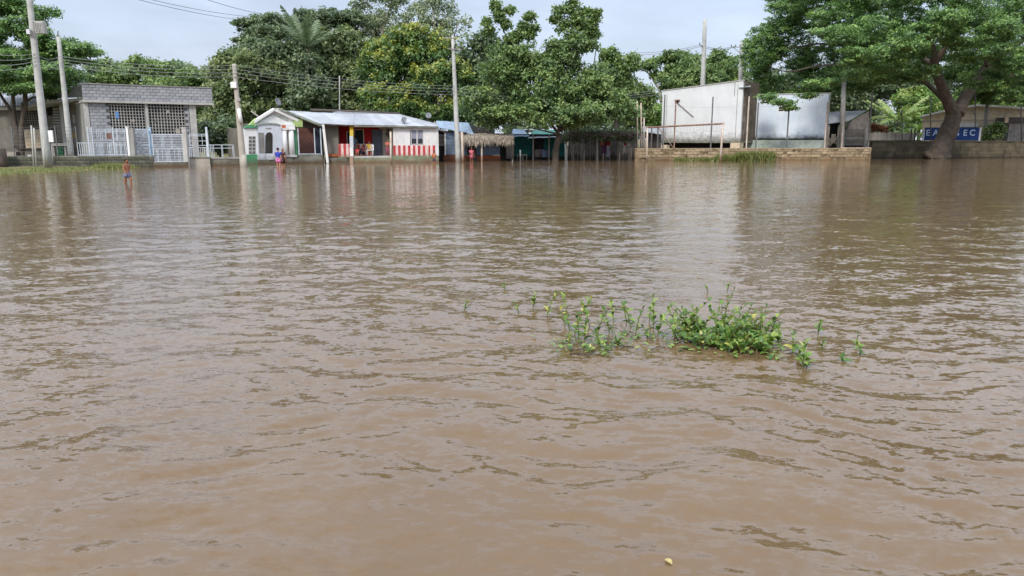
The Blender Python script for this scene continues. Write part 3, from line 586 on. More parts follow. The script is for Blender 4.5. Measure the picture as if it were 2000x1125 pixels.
tree("rain_tree", "huge spreading shade tree with thick leaning trunk on right bank", 73,
     [(1495, 75, 34, 34, 9), (1488, 125, 28, 36, 9), (1505, 168, 36, 22, 9), (1530, 30, 44, 32, 8), (1590, 40, 48, 26, 8), (1560, 128, 40, 18, 9), (1590, 150, 52, 20, 9), (1600, -8, 60, 24, 2), (1720, -8, 60, 24, -4), (1555, 12, 40, 24, 6), (1660, 8, 50, 24, -2), (1800, 0, 50, 24, -6), (1635, 95, 48, 20, 6), (1650, 35, 54, 28, -3), (1650, 140, 48, 20, 3), (1705, 75, 46, 18, 4), (1720, 30, 52, 26, 3), (1710, 118, 52, 16, -4), (1765, 105, 40, 18, -5), (1780, 40, 52, 28, -4), (1830, 70, 40, 22, 5),
      (1845, 45, 50, 26, -5), (1890, 90, 46, 22, 4), (1900, 40, 56, 28, -6), (1945, 75, 44, 24, -4), (1985, 40, 50, 32, -3), (1985, 105, 50, 28, 2), (1940, 130, 46, 26, 5), (1990, 160, 46, 26, 5), (1935, 170, 30, 18, 6), (1530, 200, 22, 8, -5), (1545, 212, 15, 7, -5), (1578, 187, 16, 5, -5), (1500, 190, 20, 10, -3),
      (1540, -20, 56, 26), (1640, -35, 76, 30), (1750, -45, 80, 34), (1870, -45, 84, 34), (1990, -30, 80, 36), (2060, 60, 60, 60), (2070, 140, 50, 30), (1690, 155, 40, 14, 8), (1610, 170, 40, 14, 6),
      (1540, 100, 46, 26, 10), (1600, 110, 46, 24, 9), (1690, 100, 46, 22, 7), (1760, 70, 46, 24, 6), (1740, 138, 40, 15, 5), (1812, 108, 38, 24, 7), (1660, 172, 46, 16, 5), (1474, 110, 20, 46, 9), (1900, 145, 50, 30, 7), (1960, 188, 60, 20, 7), (1915, 182, 36, 18, 8), (1570, 185, 50, 16, 9), (1640, 60, 50, 24, 6), (1860, 100, 40, 26, 8), (1780, 140, 36, 16, 9), (1540, 60, 46, 26, 9),
      (1685, 108, 46, 26, -9), (1735, 128, 40, 18, -8), (1765, 85, 42, 24, -9), (1805, 62, 36, 22, -9), (1640, 72, 50, 24, -8), (1880, 72, 44, 24, -8), (1932, 100, 46, 24, -8), (1975, 118, 44, 24, -7), (1700, 60, 50, 24, -7), (1850, 40, 46, 22, -9), (1950, 60, 46, 24, -9), (1680, 148, 36, 12, -6), (1610, 165, 36, 12, -6), (1885, 115, 30, 18, -6), (1920, 145, 34, 18, 3), (1722, 158, 40, 12, -4), (1772, 154, 32, 12, -5), (1802, 138, 28, 15, -6), (1962, 150, 44, 20, -6), (1922, 168, 30, 14, -6), (1985, 20, 50, 26, -5), (1900, 10, 50, 24, -7), (1995, 185, 36, 18, 2)],
     L_FEATH, (1832, 311), (1868, 215), r=.6, bark='bark', extra=big_extra, every=60, L=0.25, Wd=0.11, cr=0.32, flat=0.42, sub=10, up=0.8, per=17, droop=0.25, dens=0.85, subr=(0.22, 0.46))
# --- behind, on the right
tree("shade_tree", "dark tree behind the blue stained wall under the canopy", 100, [(1500, 165, 40, 30), (1560, 170, 45, 35), (1610, 180, 40, 35), (1640, 200, 30, 30)], L_DARK, (1560, 285), (1560, 205), group=GB, L=0.42, Wd=0.24, cr=0.5)
tree("shade_tree", "dark foliage tree over the zinc roofed lean-to", 102, [(1680, 180, 40, 35), (1650, 215, 34, 24), (1700, 210, 34, 28), (1730, 165, 40, 26), (1760, 175, 36, 24), (1740, 138, 50, 30), (1690, 140, 40, 30), (1795, 150, 40, 26), (1640, 150, 40, 30)], L_DARK, (1690, 280), (1690, 215), group=GB, L=0.42, Wd=0.24, cr=0.5)
tree("shade_tree", "dark tree far behind the rain tree trunk on the right", 112, [(1880, 165, 40, 30), (1940, 160, 50, 30), (1990, 165, 50, 34), (1910, 130, 50, 30)], L_DARK, (1930, 280), (1930, 200), group=GB, L=0.42, Wd=0.24, cr=0.5)
tree("leafy_bush", "green bush mass right of the coconut palm fronds", 97, [(1780, 190, 36, 24), (1815, 205, 30, 24), (1790, 225, 40, 22)], L_BRIGHT, (1795, 280), (1795, 235), r=.15, cat="bush", group="bushes behind the yards", L=0.36, Wd=0.2, cr=0.42)
tree("leafy_bush", "yellow green shrubbery above the cream house roof", 104, [(1900, 190, 34, 16), (1945, 195, 36, 18), (1990, 190, 36, 20), (1870, 198, 24, 14)], L_BRIGHT, (1940, 275), (1940, 215), r=.15, cat="bush", group="bushes behind the yards", L=0.4, Wd=0.22, cr=0.45)
tree("leafy_bush", "small papaya like shrub beside the blue sign", 78.5, [(1945, 245, 12, 6), (1935, 255, 12, 6), (1955, 256, 11, 6), (1940, 266, 14, 6), (1928, 268, 8, 6)], L_MID, (1943, 283), (1943, 262), r=.05, cat="bush", group="bushes behind the yards", L=0.3, Wd=0.13, cr=0.28, dens=.6)
tree("leafy_bush", "russet brown bush at the near end of plank fence", 86, [(1712, 250, 12, 7), (1722, 254, 9, 6)], M("russet_leaves", C(150, 96, 70), C(110, 76, 50), 4), (1714, 280), (1714, 256), r=.06, cat="bush", group="bushes behind the yards", L=0.2, Wd=0.12, cr=0.25)
# far wood closing the view
wood = lob(150, [(x, 235 + R.uniform(-18, 10), 55, 36, R.uniform(-10, 25)) for x in range(-420, 2500, 60)])
tag(linkmesh("far_wood", leaf_mesh("far_wood", wood, L_DARK, L=1.1, Wd=0.7, cr=1.1, sub=5, per=9, seed=5, dens=0.8)), "dark distant wood closing the view behind the yards", "wood", kind="stuff")


# ------------------------------------------------------------------ roof and wall builders
def sheets(f, root, mat, a, b, c, d, n, ridges=6, name="roof_sheet", amp=0.018, thick=0.012, seed=0, lap=0.02):
    """corrugated sheets filling the local-space quad a(near-left) b(near-right) c(far-right) d(far-left), each a part"""
    rr = random.Random(seed); a, b, c, d = map(Vector, (a, b, c, d))
    nrmv = (b - a).cross(d - a).normalized()
    if nrmv.z < 0: nrmv = -nrmv
    for k in range(n):
        m = MB(); lift = (0.012 if k % 2 else 0) + rr.uniform(0, .01); j0, j1 = rr.uniform(-.05, .05), rr.uniform(-.05, .05); cols = ridges * 4; ring = []
        for sgn in (0, 1):
            row0, row1 = [], []
            for i in range(cols + 1):
                s = min(1, (k + i / cols * (1 + lap)) / n); z = nrmv * (amp * math.sin(2 * math.pi * i / 4) + lift - sgn * thick)
                p = a.lerp(b, s); q = d.lerp(c, s); e = (q - p).normalized()
                row0.append(p + z + e * j0); row1.append(q + z + e * j1)
            ring.append((row0, row1))
        W_ = cols + 1; vs = ring[0][0] + ring[0][1] + ring[1][0] + ring[1][1]; fs = []
        for i in range(cols):
            fs += [(i, i + 1, W_ + i + 1, W_ + i), (2 * W_ + i + 1, 2 * W_ + i, 3 * W_ + i, 3 * W_ + i + 1), (i + 1, i, 2 * W_ + i, 2 * W_ + i + 1)]
        m.add(vs, fs); m.build(name, mat, root)
def boards(f, root, mat, x0, y0, x1, y1, n, d, vertical=False, name="board", th=0.03, gap=0.012, seed=0, rough=0.0):
    rr = random.Random(seed); a, b, c, e = f.rect(x0, y0, x1, y1, d)
    for k in range(n):
        if vertical:
            w = (b - a) / n; m = MB().box(a + k * w + gap / 2, a + (k + 1) * w - gap / 2, d - th * rr.uniform(.7, 1.4), d + .01, c - rr.uniform(0, rough) * .3, e + rr.uniform(-rough, rough))
        else:
            h = (e - c) / n; m = MB().box(a - rr.uniform(0, rough), b + rr.uniform(0, rough), d - th * rr.uniform(.7, 1.4), d + .01, c + k * h + gap / 2, c + (k + 1) * h - gap / 2)
        m.build(name, mat, root)
def blockwork(root, mat, x0, x1, z0, z1, d, bw=0.40, bh=0.20, skip=lambda x, z: False, name="block", seed=0, th=0.03, jit=0.004, depth=0.05):
    rr = random.Random(seed); shared = {}
    rows = max(1, round((z1 - z0) / bh)); bh = (z1 - z0) / rows
    for r in range(rows):
        x = x0 - (bw / 2 if r % 2 else 0)
        while x < x1 - 0.02:
            a, b = max(x0, x), min(x1, x + bw); x += bw
            if b - a < .05 or skip((a + b) / 2, z0 + (r + .5) * bh): continue
            key = round(b - a, 2)
            if key not in shared: shared[key] = MB().box(.010, b - a - .010, 0, depth, .010, bh - .010).mesh(name, mat)
            linkmesh(name, shared[key], root, (a, d - th + rr.uniform(-jit, jit), z0 + r * bh))
def lattice(f, root, mat, x0, y0, x1, y1, nx, ny, d0, d1, name="lattice_screen", bar=0.20):
    a, b, c, e = f.rect(x0, y0, x1, y1, d0); m = MB(); px, pz = (b - a) / nx, (e - c) / ny
    for i in range(nx + 1):
        x = a + i * px; m.box(x - px * bar / 2, x + px * bar / 2, d0, d1, c, e)
    for j in range(ny + 1):
        z = c + j * pz
        for i in range(nx): m.box(a + i * px + px * bar / 2, a + (i + 1) * px - px * bar / 2, d0 + .004, d1 - .004, z - pz * bar / 2, z + pz * bar / 2)
    o = m.build(name, mat, root); o["kind"] = "stuff"; return o
def dish_at(name, loc, r, az, el, label, mat='dish', mast=0.5):
    root = empty(name, loc, 0, label, "satellite dish", "satellite dishes on the roofs"); m = MB(); rings = []
    fw = Vector((math.sin(az) * math.cos(el), -math.cos(az) * math.cos(el), math.sin(el))); s = fw.cross(Vector((0, 0, 1))).normalized(); u = s.cross(fw)
    c = Vector((0, 0, mast)); vs = []; fs = []
    for side, o in ((0, 0), (1, -.02)):
        for i in range(5):
            q = i / 4
            for j in range(14):
                an = 2 * math.pi * j / 14; vs.append(c + (s * math.cos(an) + u * math.sin(an)) * r * max(q, .02) + fw * (q * q * r * .28 + o))
    for sd in (0, 70):
        for i in range(4):
            for j in range(14):
                k = (sd + i * 14 + j, sd + i * 14 + (j + 1) % 14, sd + (i + 1) * 14 + (j + 1) % 14, sd + (i + 1) * 14 + j); fs.append(k if sd == 0 else k[::-1])
    for j in range(14): fs.append((56 + j, 56 + (j + 1) % 14, 126 + (j + 1) % 14, 126 + j))
    m.add(vs, fs, True); m.build("reflector", MT[mat], root)
    m = MB(); m.tube([c - u * r, c + fw * r * 1.0], .02, 5); m.box(-.05, .05, -.05, .05, 0, 0); MB().tube([(0, 0, 0), c - fw * .06], .03, 6).build("mast", MT['pipegrey'], root)
    m = MB(); m.tube([c - u * r * .95, c + fw * r], .018, 5); m.tube([c + fw * r * .95, c + fw * r * 1.12], .045, 6); m.build("feed_arm", MT['pipegrey'], root)
    return root

# ------------------------------------------------------------------ grey block building
f = Fac("block_building", 172, 53.0, 388, 57.0, "grey concrete block building with two perforated screens and flat parapet", "building")
r_ = f.root; LX = f.len
xa, xb, zb_, zt = f.rect(172, 160, 388, 300)
zt = f.p(180, 163)[1]; zp = f.p(300, 203)[1]
MB().box(0, .3, .0, 9, -.3, zp).build("side_wall", MT['conc'], r_)
MB().box(.3, LX, 9, 9.2, -.3, zp).build("rear_wall", MT['conc'], r_); MB().box(LX - .2, LX, .3, 9, -.3, zp).build("side_wall", MT['conc'], r_)
s1 = f.rect(213, 200, 283, 252); s2 = f.rect(291, 203, 361, 262)
m = MB(); m.box(.3, s1[0], 0, .2, -.3, zp); m.box(s1[1], s2[0], 0, .2, -.3, zp); m.box(s2[1], LX, 0, .2, -.3, zp)
m.box(s1[0], s1[1], 0, .2, -.3, s1[2]); m.box(s2[0], s2[1], 0, .2, -.3, s2[2]); m.box(s1[0], s1[1], 0, .2, s1[3], zp); m.box(s2[0], s2[1], 0, .2, s2[3], zp); m.build("wall", MT['mortar'], r_)
def inwin(x, z): return (s1[0] - .12 < x < s1[1] + .12 and s1[2] < z < s1[3]) or (s2[0] - .12 < x < s2[1] + .12 and s2[2] < z < s2[3])
blockwork(r_, MT['block'], .32, LX - .45, 0.0, zp - .02, 0, .42, .215, inwin, seed=3)
lattice(f, r_, MT['conc_lt'], 213, 200, 283, 252, 12, 9, .02, .18); lattice(f, r_, MT['conc_lt'], 291, 203, 361, 262, 12, 10, .02, .18)
MB().box(s1[1] + .03, s2[0] - .03, -.09, 0, s2[2] - .1, zp).build("pilaster", MT['conc_lt'], r_)
MB().box(-.02, .30, -.08, -.003, -.3, zp).build("pilaster", MT['conc_lt'], r_); MB().box(LX - .42, LX + .02, -.08, -.003, -.3, zp).build("pilaster", MT['conc_lt'], r_)
ex = f.p(415, 187)[0]; zs = zp - .0
MB().box(-.05, ex, -.30, 9.3, zp, zp + .16).build("roof_slab", MT['conc_lt'], r_)
MB().box(0, ex - .05, -.16, -.0, zp + .162, zt - .06).build("parapet_core", MT['mortar'], r_)
blockwork(r_, MT['block'], 0.01, ex - .06, zp + .165, zt - .07, -.16, .42, .215, seed=5)
MB().box(-.03, ex - .02, -.24, .06, zt - .06, zt).build("coping", MT['conc'], r_)
MB().box(.31, LX - .21, .9, 1.0, 0, zp - .01).build("dark_backing", MT['dark'], r_)  # near-black panel puts the room's darkness into colour behind the screens
for (x0, y0, x1, y1, k) in ((226, 218, 232, 231, 'bluecl'), (257, 233, 263, 238, 'beige'), (301, 233, 306, 238, 'dim'), (326, 215, 331, 221, 'beige'), (346, 225, 351, 231, 'dim'), (343, 252, 352, 261, 'beige')):
    o = f.part("cell_cover", MT[k], x0, y0, x1, y1, .004, .03)
# thin iron rods and moss along the parapet
m = MB(); rr = random.Random(4)
for i in range(90):
    x = rr.uniform(0, ex - .1); m.tube([(x, -.1, zt - .01), (x + rr.uniform(-.05, .05), -.1 + rr.uniform(-.05, .05), zt + rr.uniform(.03, .16))], [.012, .003], 3)
o = m.build("parapet_weeds", MT['mossret'], r_); o["kind"] = "stuff"

# ------------------------------------------------------------------ school wing on the far left
f = Fac("school_building", -60, 57, 174, 57, "low grey building with zinc roof and louvred block walls behind leaning trees", "building")
r_ = f.root
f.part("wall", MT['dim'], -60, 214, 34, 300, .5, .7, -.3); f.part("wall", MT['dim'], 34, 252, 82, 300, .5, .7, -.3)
f.part("rear_wall", MT['dark'], -60, 205, 176, 300, 4.0, 4.1, -.3)
f.part("eave_beam", MT['conc_lt'], -60, 208, 84, 215, .0, .35)
f.part("cream_panel", MT['cream'], 33, 253, 88, 289, .2, .32)
lattice(f, r_, MT['dim'], 30, 216, 80, 250, 11, 7, .55, .68, bar=.22)
a = f.v(-60, 207, -.3); b = f.v(86, 207, -.3); c = f.v(86, 186, 3.6); d = f.v(-60, 186, 3.6)
sheets(f, r_, MT['tinold'], a, b, c, d, 6, 5, seed=1)
a = f.v(38, 212, -.6); b = f.v(90, 202, -.6); MB().add([], [])
# sloping canopy slab
pts = [f.p(36, 211, -.8), f.p(88, 196, -.8), f.p(174, 190, -.8), f.p(174, 194.5, -.8), f.p(90, 203, -.8), f.p(38, 215, -.8)]
MB().prism(pts, -.8, 2.5).build("canopy_slab", MT['conc_lt'], r_)
pts = [f.p(128, 174, -.3), f.p(172, 161, -.3), f.p(172, 189, -.3), f.p(128, 191, -.3)]
MB().prism(pts, -.3, -.1).build("parapet", MT['conc'], r_)
pts = [f.p(82, 182, .8), f.p(128, 174, .8), f.p(172, 161, .8), f.p(172, 166, .8), f.p(128, 179, .8), f.p(82, 188, .8)]
MB().prism(pts, .8, 3).build("roof_edge", MT['conc_lt'], r_)
f.part("wall", MT['dim'], 84, 203, 128, 300, .9, 1.1, -.3); f.part("wall", MT['beige'], 128, 196, 174, 300, 1.6, 1.8, -.3)
f.part("column", MT['conc_lt'], 120, 196, 126, 300, -.1, .2, -.3); f.part("column", MT['conc_lt'], 168, 194, 174, 300, -.1, .2, -.3)
for i in range(7): f.part("louvre", MT['conc_lt'], 103, 212 + i * 5.4, 122, 214.2 + i * 5.4, .80, .95)
for i in range(7): f.part("louvre", MT['conc_lt'], 156, 205 + i * 6, 171, 207.2 + i * 6, 1.5, 1.65)
f.part("window_opening", MT['dark'], 92, 205, 102, 226, .87, .92); f.part("window_opening", MT['dark'], 100, 250, 110, 262, .87, .92)
f.part("yellow_notice", MT['yellowcl'], 141, 258, 150, 270, 1.54, 1.58); f.part("pale_notice", MT['whitep'], 142, 224, 148, 240, 1.54, 1.58)
f.part("low_slab", MT['conc_lt'], 100, 280, 134, 285, -.6, .8)
f.part("post", MT['conc'], 103, 285, 107, 312, -.5, -.3, -.3); f.part("post", MT['conc'], 126, 285, 130, 312, -.5, -.3, -.3)
f.part("green_shutter", MT['green'], 110, 287, 124, 308, .70, .85, -.1)
t_ = W(92, 193, 57.5)
root = empty("roof_plant", t_, 0, "weedy green plant growing on the sloping canopy slab", "plant")
linkmesh("foliage", leaf_mesh("foliage", lob(57.5, [(92, 189, 13, 4), (104, 191, 12, 4), (84, 187, 8, 3)]), L_MID, off=t_, L=.2, Wd=.1, cr=.2, sub=6, dens=.9, seed=3), root)
dish_at("satellite_dish", W(107, 186, 59), .34, -1.3, .3, "grey dish standing edge on above the sloping canopy slab", mast=.9)

# ------------------------------------------------------------------ left front: low block wall, railings, gate
f = Fac("block_wall", -40, 49.5, 306, 51.5, "long mossy low block wall below the white railings", "wall")
r_ = f.root; a, b, c, e = f.rect(-40, 307, 306, 324); b_ = f.p(300, 310)[0]
zt_ = f.p(150, 306)[1]
MB().box(0, b_, 0, .16, -.4, zt_).build("core", MT['mortar'], r_)
blockwork(r_, MT['wallblock'], 0, b_, -.02, zt_ - .04, 0, .42, .2, seed=9, th=.035, jit=.012)
MB().box(-.02, b_ + .02, -.06, .2, zt_ - .04, zt_ + .05).build("coping", MT['found'], r_)
wl = f
def grid_rail(f, root, x0, y0, x1, y1, d, mat, verts, name="railing_panel", rails=(0, 1), w=.045, xs=None):
    w *= .78; a, b, c, e = f.rect(x0, y0, x1, y1, d); m = MB()
    for q in rails: z = c + (e - c) * q; m.box(a, b, d, d + w, z - w / 2, z + w / 2)
    for q in (xs if xs else [i / verts for i in range(verts + 1)]):
        x = a + (b - a) * q; m.box(x - w * .4, x + w * .4, d + .006, d + w - .006, c + w / 2, e - w / 2)
    return m.build(name, mat, root)
g = Fac("white_railing", 150, 51, 248, 51.6, "white metal railing fence in two tiers on the mossy block wall", "fence")
grid_rail(g, g.root, 152, 279, 178, 306, .05, MT['rail'], 6, rails=(0, .12, 1)); grid_rail(g, g.root, 179, 279, 214, 306, .05, MT['rail'], 8, rails=(0, .15, 1), xs=[0, .08, .3, .4, .46, .52, .58, .64, .9, 1]); grid_rail(g, g.root, 215, 279, 247, 306, .05, MT['rail'], 8, rails=(0, .15, .85, 1), xs=[0, .1, .3, .36, .42, .62, .7, .9, 1])
grid_rail(g, g.root, 172, 252, 206, 274, .05, MT['rail'], 8, rails=(0, .8, 1), xs=[0, .05, .5, .6, .7, .8, 1]); grid_rail(g, g.root, 207, 252, 247, 274, .05, MT['rail'], 8, rails=(0, .2, .8, 1), xs=[0, .12, .2, .5, .55, .9, 1])
for x in (173, 181, 222): g.part("post", MT['rail'], x - 1, 248, x + 1, 307, .0, .06)
o = g.part("round_plaque", MT['brickred'], 208, 260, 217, 271, .0, .04); o["label"] = "reddish brown board hung on the railing"
g = Fac("mesh_fence", -40, 50.5, 152, 51.2, "dark wire mesh fence with thin posts on the far left", "fence")
m = MB()
for i in range(9):
    z = f.p(60, 248 + i * 7)[1]; m.tube([(0, 0, z), (g.len, 0, z)], .012, 4)
for i in range(60):
    x = g.len * i / 59; m.tube([(x, 0, f.p(60, 306)[1]), (x, 0, f.p(60, 248)[1])], .006, 3)
o = m.build("mesh", MT['pipegrey'], g.root); o["kind"] = "stuff"
for x in (-20, 25, 110, 150): g.part("post", MT['pipegrey'], x - 1, 246, x + 1, 312, -.03, .03, 0)
g = Fac(None, 60, 50, 70, 50, "", ""); 
for x, lb in ((62, "thin grey pipe post left of the transformer pole"), (67, "slim pipe post just right of another, nearest transformer pole")):
    b0 = W(x + 4, 326, 49); t0 = W(x - 1, 245 + (x - 62), 49); b0.z = -.1
    tag(MB().tube([b0, t0], .045, 8).build("pipe_post", MT['conc_lt'], None), lb, "post", "pipe posts")
b0 = W(2, 318, 49); b0.z = -.2; tag(MB().tube([b0, W(-1, 290, 49)], [.42, .34], 10).build("tree_stump", MT['bark'], None), "thick stump like trunk cut off at the left edge", "stump")
f = Fac("planter_box", 13, 52.5, 32, 52.5, "low brownish plank box between the leaning trunks", "box")
boards(f, f.root, MT['palewood'], 13, 296, 32, 314, 6, 0, True); f.part("box_body", MT['darkwood'], 13, 297, 32, 314, .011, .5, -.1)
f = Fac("water_tank", 44, 53.2, 60, 53.2, "small white lidded tank behind the mossy wall", "tank")
a, b, c, e = f.rect(44, 290, 60, 312)
m = MB(); m.loft([((.3, .3, 0), .3, .3), ((.3, .3, .45), .32, .32), ((.3, .3, .55), .2, .2), ((.3, .3, .75), .1, .1)], 12); m.build("tank_body", MT['boxgrey'], f.root)
# gate
f = Fac("metal_gate", 252, 51.8, 366, 53.0, "pale blue and white double gate with diagonal braces", "gate"); r_ = f.root
def leaf(x0, y0, x1, y1, mat, diag):
    a, b, c, e = f.rect(x0, y0, x1, y1); m = MB(); w = .05
    m.box(a, b, 0, w, c, c + w); m.box(a, b, 0, w, e - w, e); m.box(a, a + w, .003, w - .003, c + w, e - w); m.box(b - w, b, .003, w - .003, c + w, e - w)
    zm = c + (e - c) * .45; m.box(a + w, b - w, .004, w - .004, zm, zm + .06)
    fr = m.build("gate_frame", mat, r_); m = MB()
    for i in range(1, 11):
        z = c + (e - c) * i / 11; m.box(a + w, b - w, .015, .03, z - .01, z + .01)
    if diag:
        m.tube([(a + w, .02, zm), (b - w, .02, e - w)], .028, 4); m.tube([(a + w, .02, zm), (b - w, .02, c + w)], .028, 4)
    m.build("bars", mat, r_)
    return a, b, c, e, zm
leaf(262, 252, 292, 310, MT['railblue'], True)
a, b, c, e, zm = leaf(298, 262, 358, 316, MT['rail'], False)
m = MB()
for q in (.12, .16, .3, .42, .46, .5, .54, .7, .82, .88): x = a + (b - a) * q; m.box(x - .015, x + .015, .034, .05, c + .05, zm)
for q in (.3, .34, .38, .62, .66): x = a + (b - a) * q; m.box(x - .012, x + .012, .034, .05, zm + .06, e - .05)
m.build("upright_bars", MT['rail'], r_)
def pillar(name, px, y0, y1, wpx, Y, mat, label, z0=-.3, dpt=.3):
    f = Fac(name, px - wpx / 2, Y, px + wpx / 2, Y, label, "pillar"); f.part("shaft", mat, px - wpx / 2, y0, px + wpx / 2, y1, 0, dpt, z0)
    a, b, c, e = f.rect(px - wpx / 2, y0, px + wpx / 2, y1); MB().box(a - .03, b + .03, -.03, dpt + .03, e + .002, e + .06).build("cap", mat, f.root); return f
pillar("gate_pillar", 257, 252, 312, 10, 51.4, MT['conc'], "grey square pillar left of the pale blue gate leaf")
pillar("gate_pillar", 250, 249, 309, 4, 51.35, MT['whitep'], "slim white pillar beside the grey gate pillar", z0=.4, dpt=.15)
pillar("gate_pillar", 361, 250, 324, 8, 52.0, MT['conc_lt'], "pale pillar right of the white gate leaf")
pillar("gate_pillar", 294, 250, 312, 5, 52.4, MT['railblue'], "narrow bluish post between the two gate leaves", dpt=.1)
f = Fac("threshold_slab", 304, 50.8, 368, 51.6, "muddy concrete threshold slab below the gate", "slab"); f.part("slab", MT['found'], 300, 317, 368, 324, 0, 1.2, -.3)
# right fence parts
f = Fac("cream_wall", 369, 52.6, 410, 53.0, "short cream stained wall right of the gate", "wall"); f.part("wall_body", MT['beige'], 369, 309, 410, 327, 0, .2, -.3); f.part("coping", MT['found'], 368, 306.5, 411, 309, -.04, .24)
f = Fac("grey_wall", 411, 53.2, 472, 53.8, "low grey stained wall left of the muddy pole", "wall"); f.part("wall_body", MT['found'], 411, 310, 474, 327, 0, .2, -.3); f.part("coping", MT['conc'], 410, 307, 474, 310, -.04, .24)
f = Fac("railing_fence", 369, 52.9, 460, 53.6, "white metal railing on the cream and grey walls", "fence"); r_ = f.root
grid_rail(f, r_, 370, 262, 407, 284, .05, MT['rail'], 3, rails=(0, .4, .85, 1)); grid_rail(f, r_, 370, 288, 407, 308, .05, MT['rail'], 10, rails=(0, 1))
grid_rail(f, r_, 409, 283, 457, 308, .05, MT['rail'], 8, rails=(0, .75, 1), xs=[0, .06, .12, .18, .5, .54, .95, 1])
f.part("post", MT['rail'], 402.5, 248, 406.5, 308, 0, .1)

# ------------------------------------------------------------------ white and green porch building
f = Fac("porch_house", 478, 56.0, 633, 59.5, "white pedimented porch house with arched front and green base", "house"); r_ = f.root
f.part("side_block", MT['white'], 480, 250, 503, 302, 0, .5); f.part("green_base", MT['green'], 479, 302, 504, 320, -.03, .5, -.3)
# vent blocks: 5 rows x 2 with their own openings
for j in range(5):
    for i in range(2):
        x = 486 + i * 7; y = 266 + j * 7.2
        a, b, c, e = f.rect(x, y, x + 6, y + 6, -.02); m = MB(); w = (b - a) * .16
        m.box(a, b, -.03, -.002, c, c + w); m.box(a, b, -.03, -.002, e - w, e); m.box(a, a + w, -.03, -.002, c + w, e - w); m.box(b - w, b, -.03, -.002, c + w, e - w); m.box((a + b) / 2 - w / 2, (a + b) / 2 + w / 2, -.028, -.002, c + w, e - w)
        v = m.build("vent_block", MT['conc'], r_); MB().box(a + w, b - w, -.004, -.001, c + w, e - w).build("vent_opening", MT['dark'], v)
# arched front with a real doorway
arc = [(525 + 22 * math.cos(math.pi - math.pi * k / 10) * 1.27, 249 - 7.5 * math.sin(math.pi * k / 10)) for k in range(11)]
def archpts(x0, x1, ytop, ysp, n=8): return [((x0 + x1) / 2 + (x1 - x0) / 2 * math.cos(math.pi - math.pi * k / n), ysp - (ysp - ytop) * math.sin(math.pi * k / n)) for k in range(n + 1)]
open_ = archpts(518, 534, 258, 268)
left = [(503, 312), (503, 249)] + arc[1:6] + [open_[4]] + open_[3::-1] + [(518, 300), (518, 312)]
right = [(534, 312), (534, 300)] + open_[:3:-1] + [arc[5]] + arc[6:] + [(553, 312)]
f.poly("arched_front", MT['bluewhite'], left, -.06, .10); f.poly("arched_front", MT['bluewhite'], right, -.06, .10)
f.part("sill_wall", MT['bluewhite'], 518, 300, 534, 312, -.055, .1)
hood = arc + [(x, y - 2.2) for x, y in arc[::-1]]
f.poly("arch_moulding", MT['greenconc'], hood, -.16, .1)
f.part("doorway_back", MT['dim'], 515, 255, 537, 301, .9, 1.0)
lattice(f, r_, MT['conc'], 506, 260, 516, 298, 3, 12, -.10, -.065, name="side_grille", bar=.3)
f.part("grille_back", MT['conc'], 505.5, 259, 516.5, 299, -.067, -.062)
f.part("name_plate", MT['conc'], 519, 249.5, 530, 252, -.08, -.063)
f.part("foundation", MT['found'], 503, 312, 633, 322, -.10, 4, -.4)
# pediment
f.poly("pediment", MT['white'], [(500, 250), (500, 235), (536, 214), (574, 232), (574, 250)], .11, .35)
f.poly("raking_cornice", MT['white'], [(496, 236), (536, 211), (544, 211), (536, 216), (498, 241)], -.12, .4)
f.poly("raking_cornice", MT['white'], [(536, 211), (544, 211), (584, 233), (582, 238), (536, 216.5)], -.12, .4)
f.poly("inner_moulding", MT['greenconc'], [(505, 236), (534, 221), (562, 234), (562, 236.5), (534, 223.5), (505, 239)], .05, .108)
f.poly("green_slope", MT['lime'], [(487, 244), (500, 231), (500, 244)], -.05, .3); f.poly("green_eave", MT['green'], [(477, 250), (487, 244), (503, 244), (503, 250)], -.12, .3)
f.part("entablature", MT['white'], 549, 243, 576, 251, -.2, .3); o = f.part("plaster_patch", MT['orangecl'], 550, 244, 558, 250, -.206, -.201)
for x0, x1 in ((552, 561), (564, 575)):
    a, b, c, e = f.rect(x0, 251, x1, 304); xc = (a + b) / 2; rd = (b - a) / 2
    m = MB(); m.loft([((xc, 0, c), rd, rd), ((xc, 0, e), rd * .88, rd * .88)], 14); m.build("column", MT['white'], r_)
    MB().box(a - .03, b + .03, -rd - .02, rd + .02, e - .1, e + .02).build("capital", MT['white'], r_); MB().box(a - .05, b + .05, -rd - .04, rd + .04, c - .1, c + .04).build("column_base", MT['white'], r_)
f.part("low_wall", MT['found'], 553, 303, 631, 322, -.12, .12, -.4)
f.part("green_cornice_block", MT['lime'], 575, 232, 591, 248, -.1, .5)
f.poly("gable", MT['darkwood'], [(592, 250), (592, 231), (600, 234), (628, 246), (628, 250)], .4, .5)
f.poly("roof_fascia", MT['greenconc'], [(544, 212), (560, 216), (628, 243), (628, 247), (558, 219)], -.25, .4)
f.part("green_post", MT['green'], 576, 250, 580, 303, 0, .1)
f.part("porch_back_wall", MT['brickred'], 580, 250, 616, 312, 1.8, 2.0)
a, b, c, e = f.rect(582, 252, 612, 305, 1.8); blockwork(r_, MT['brickred'], a, b, c, e, 1.8, .36, .17, name="brick", seed=4, th=.015)
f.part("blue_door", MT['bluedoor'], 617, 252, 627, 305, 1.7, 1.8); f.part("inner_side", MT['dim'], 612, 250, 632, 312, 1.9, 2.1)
m = MB()
for x0, x1 in ((582, 584), (626, 628), (614, 615.5)): f.bx(m, x0, 250, x1, 303, -.04, .0)
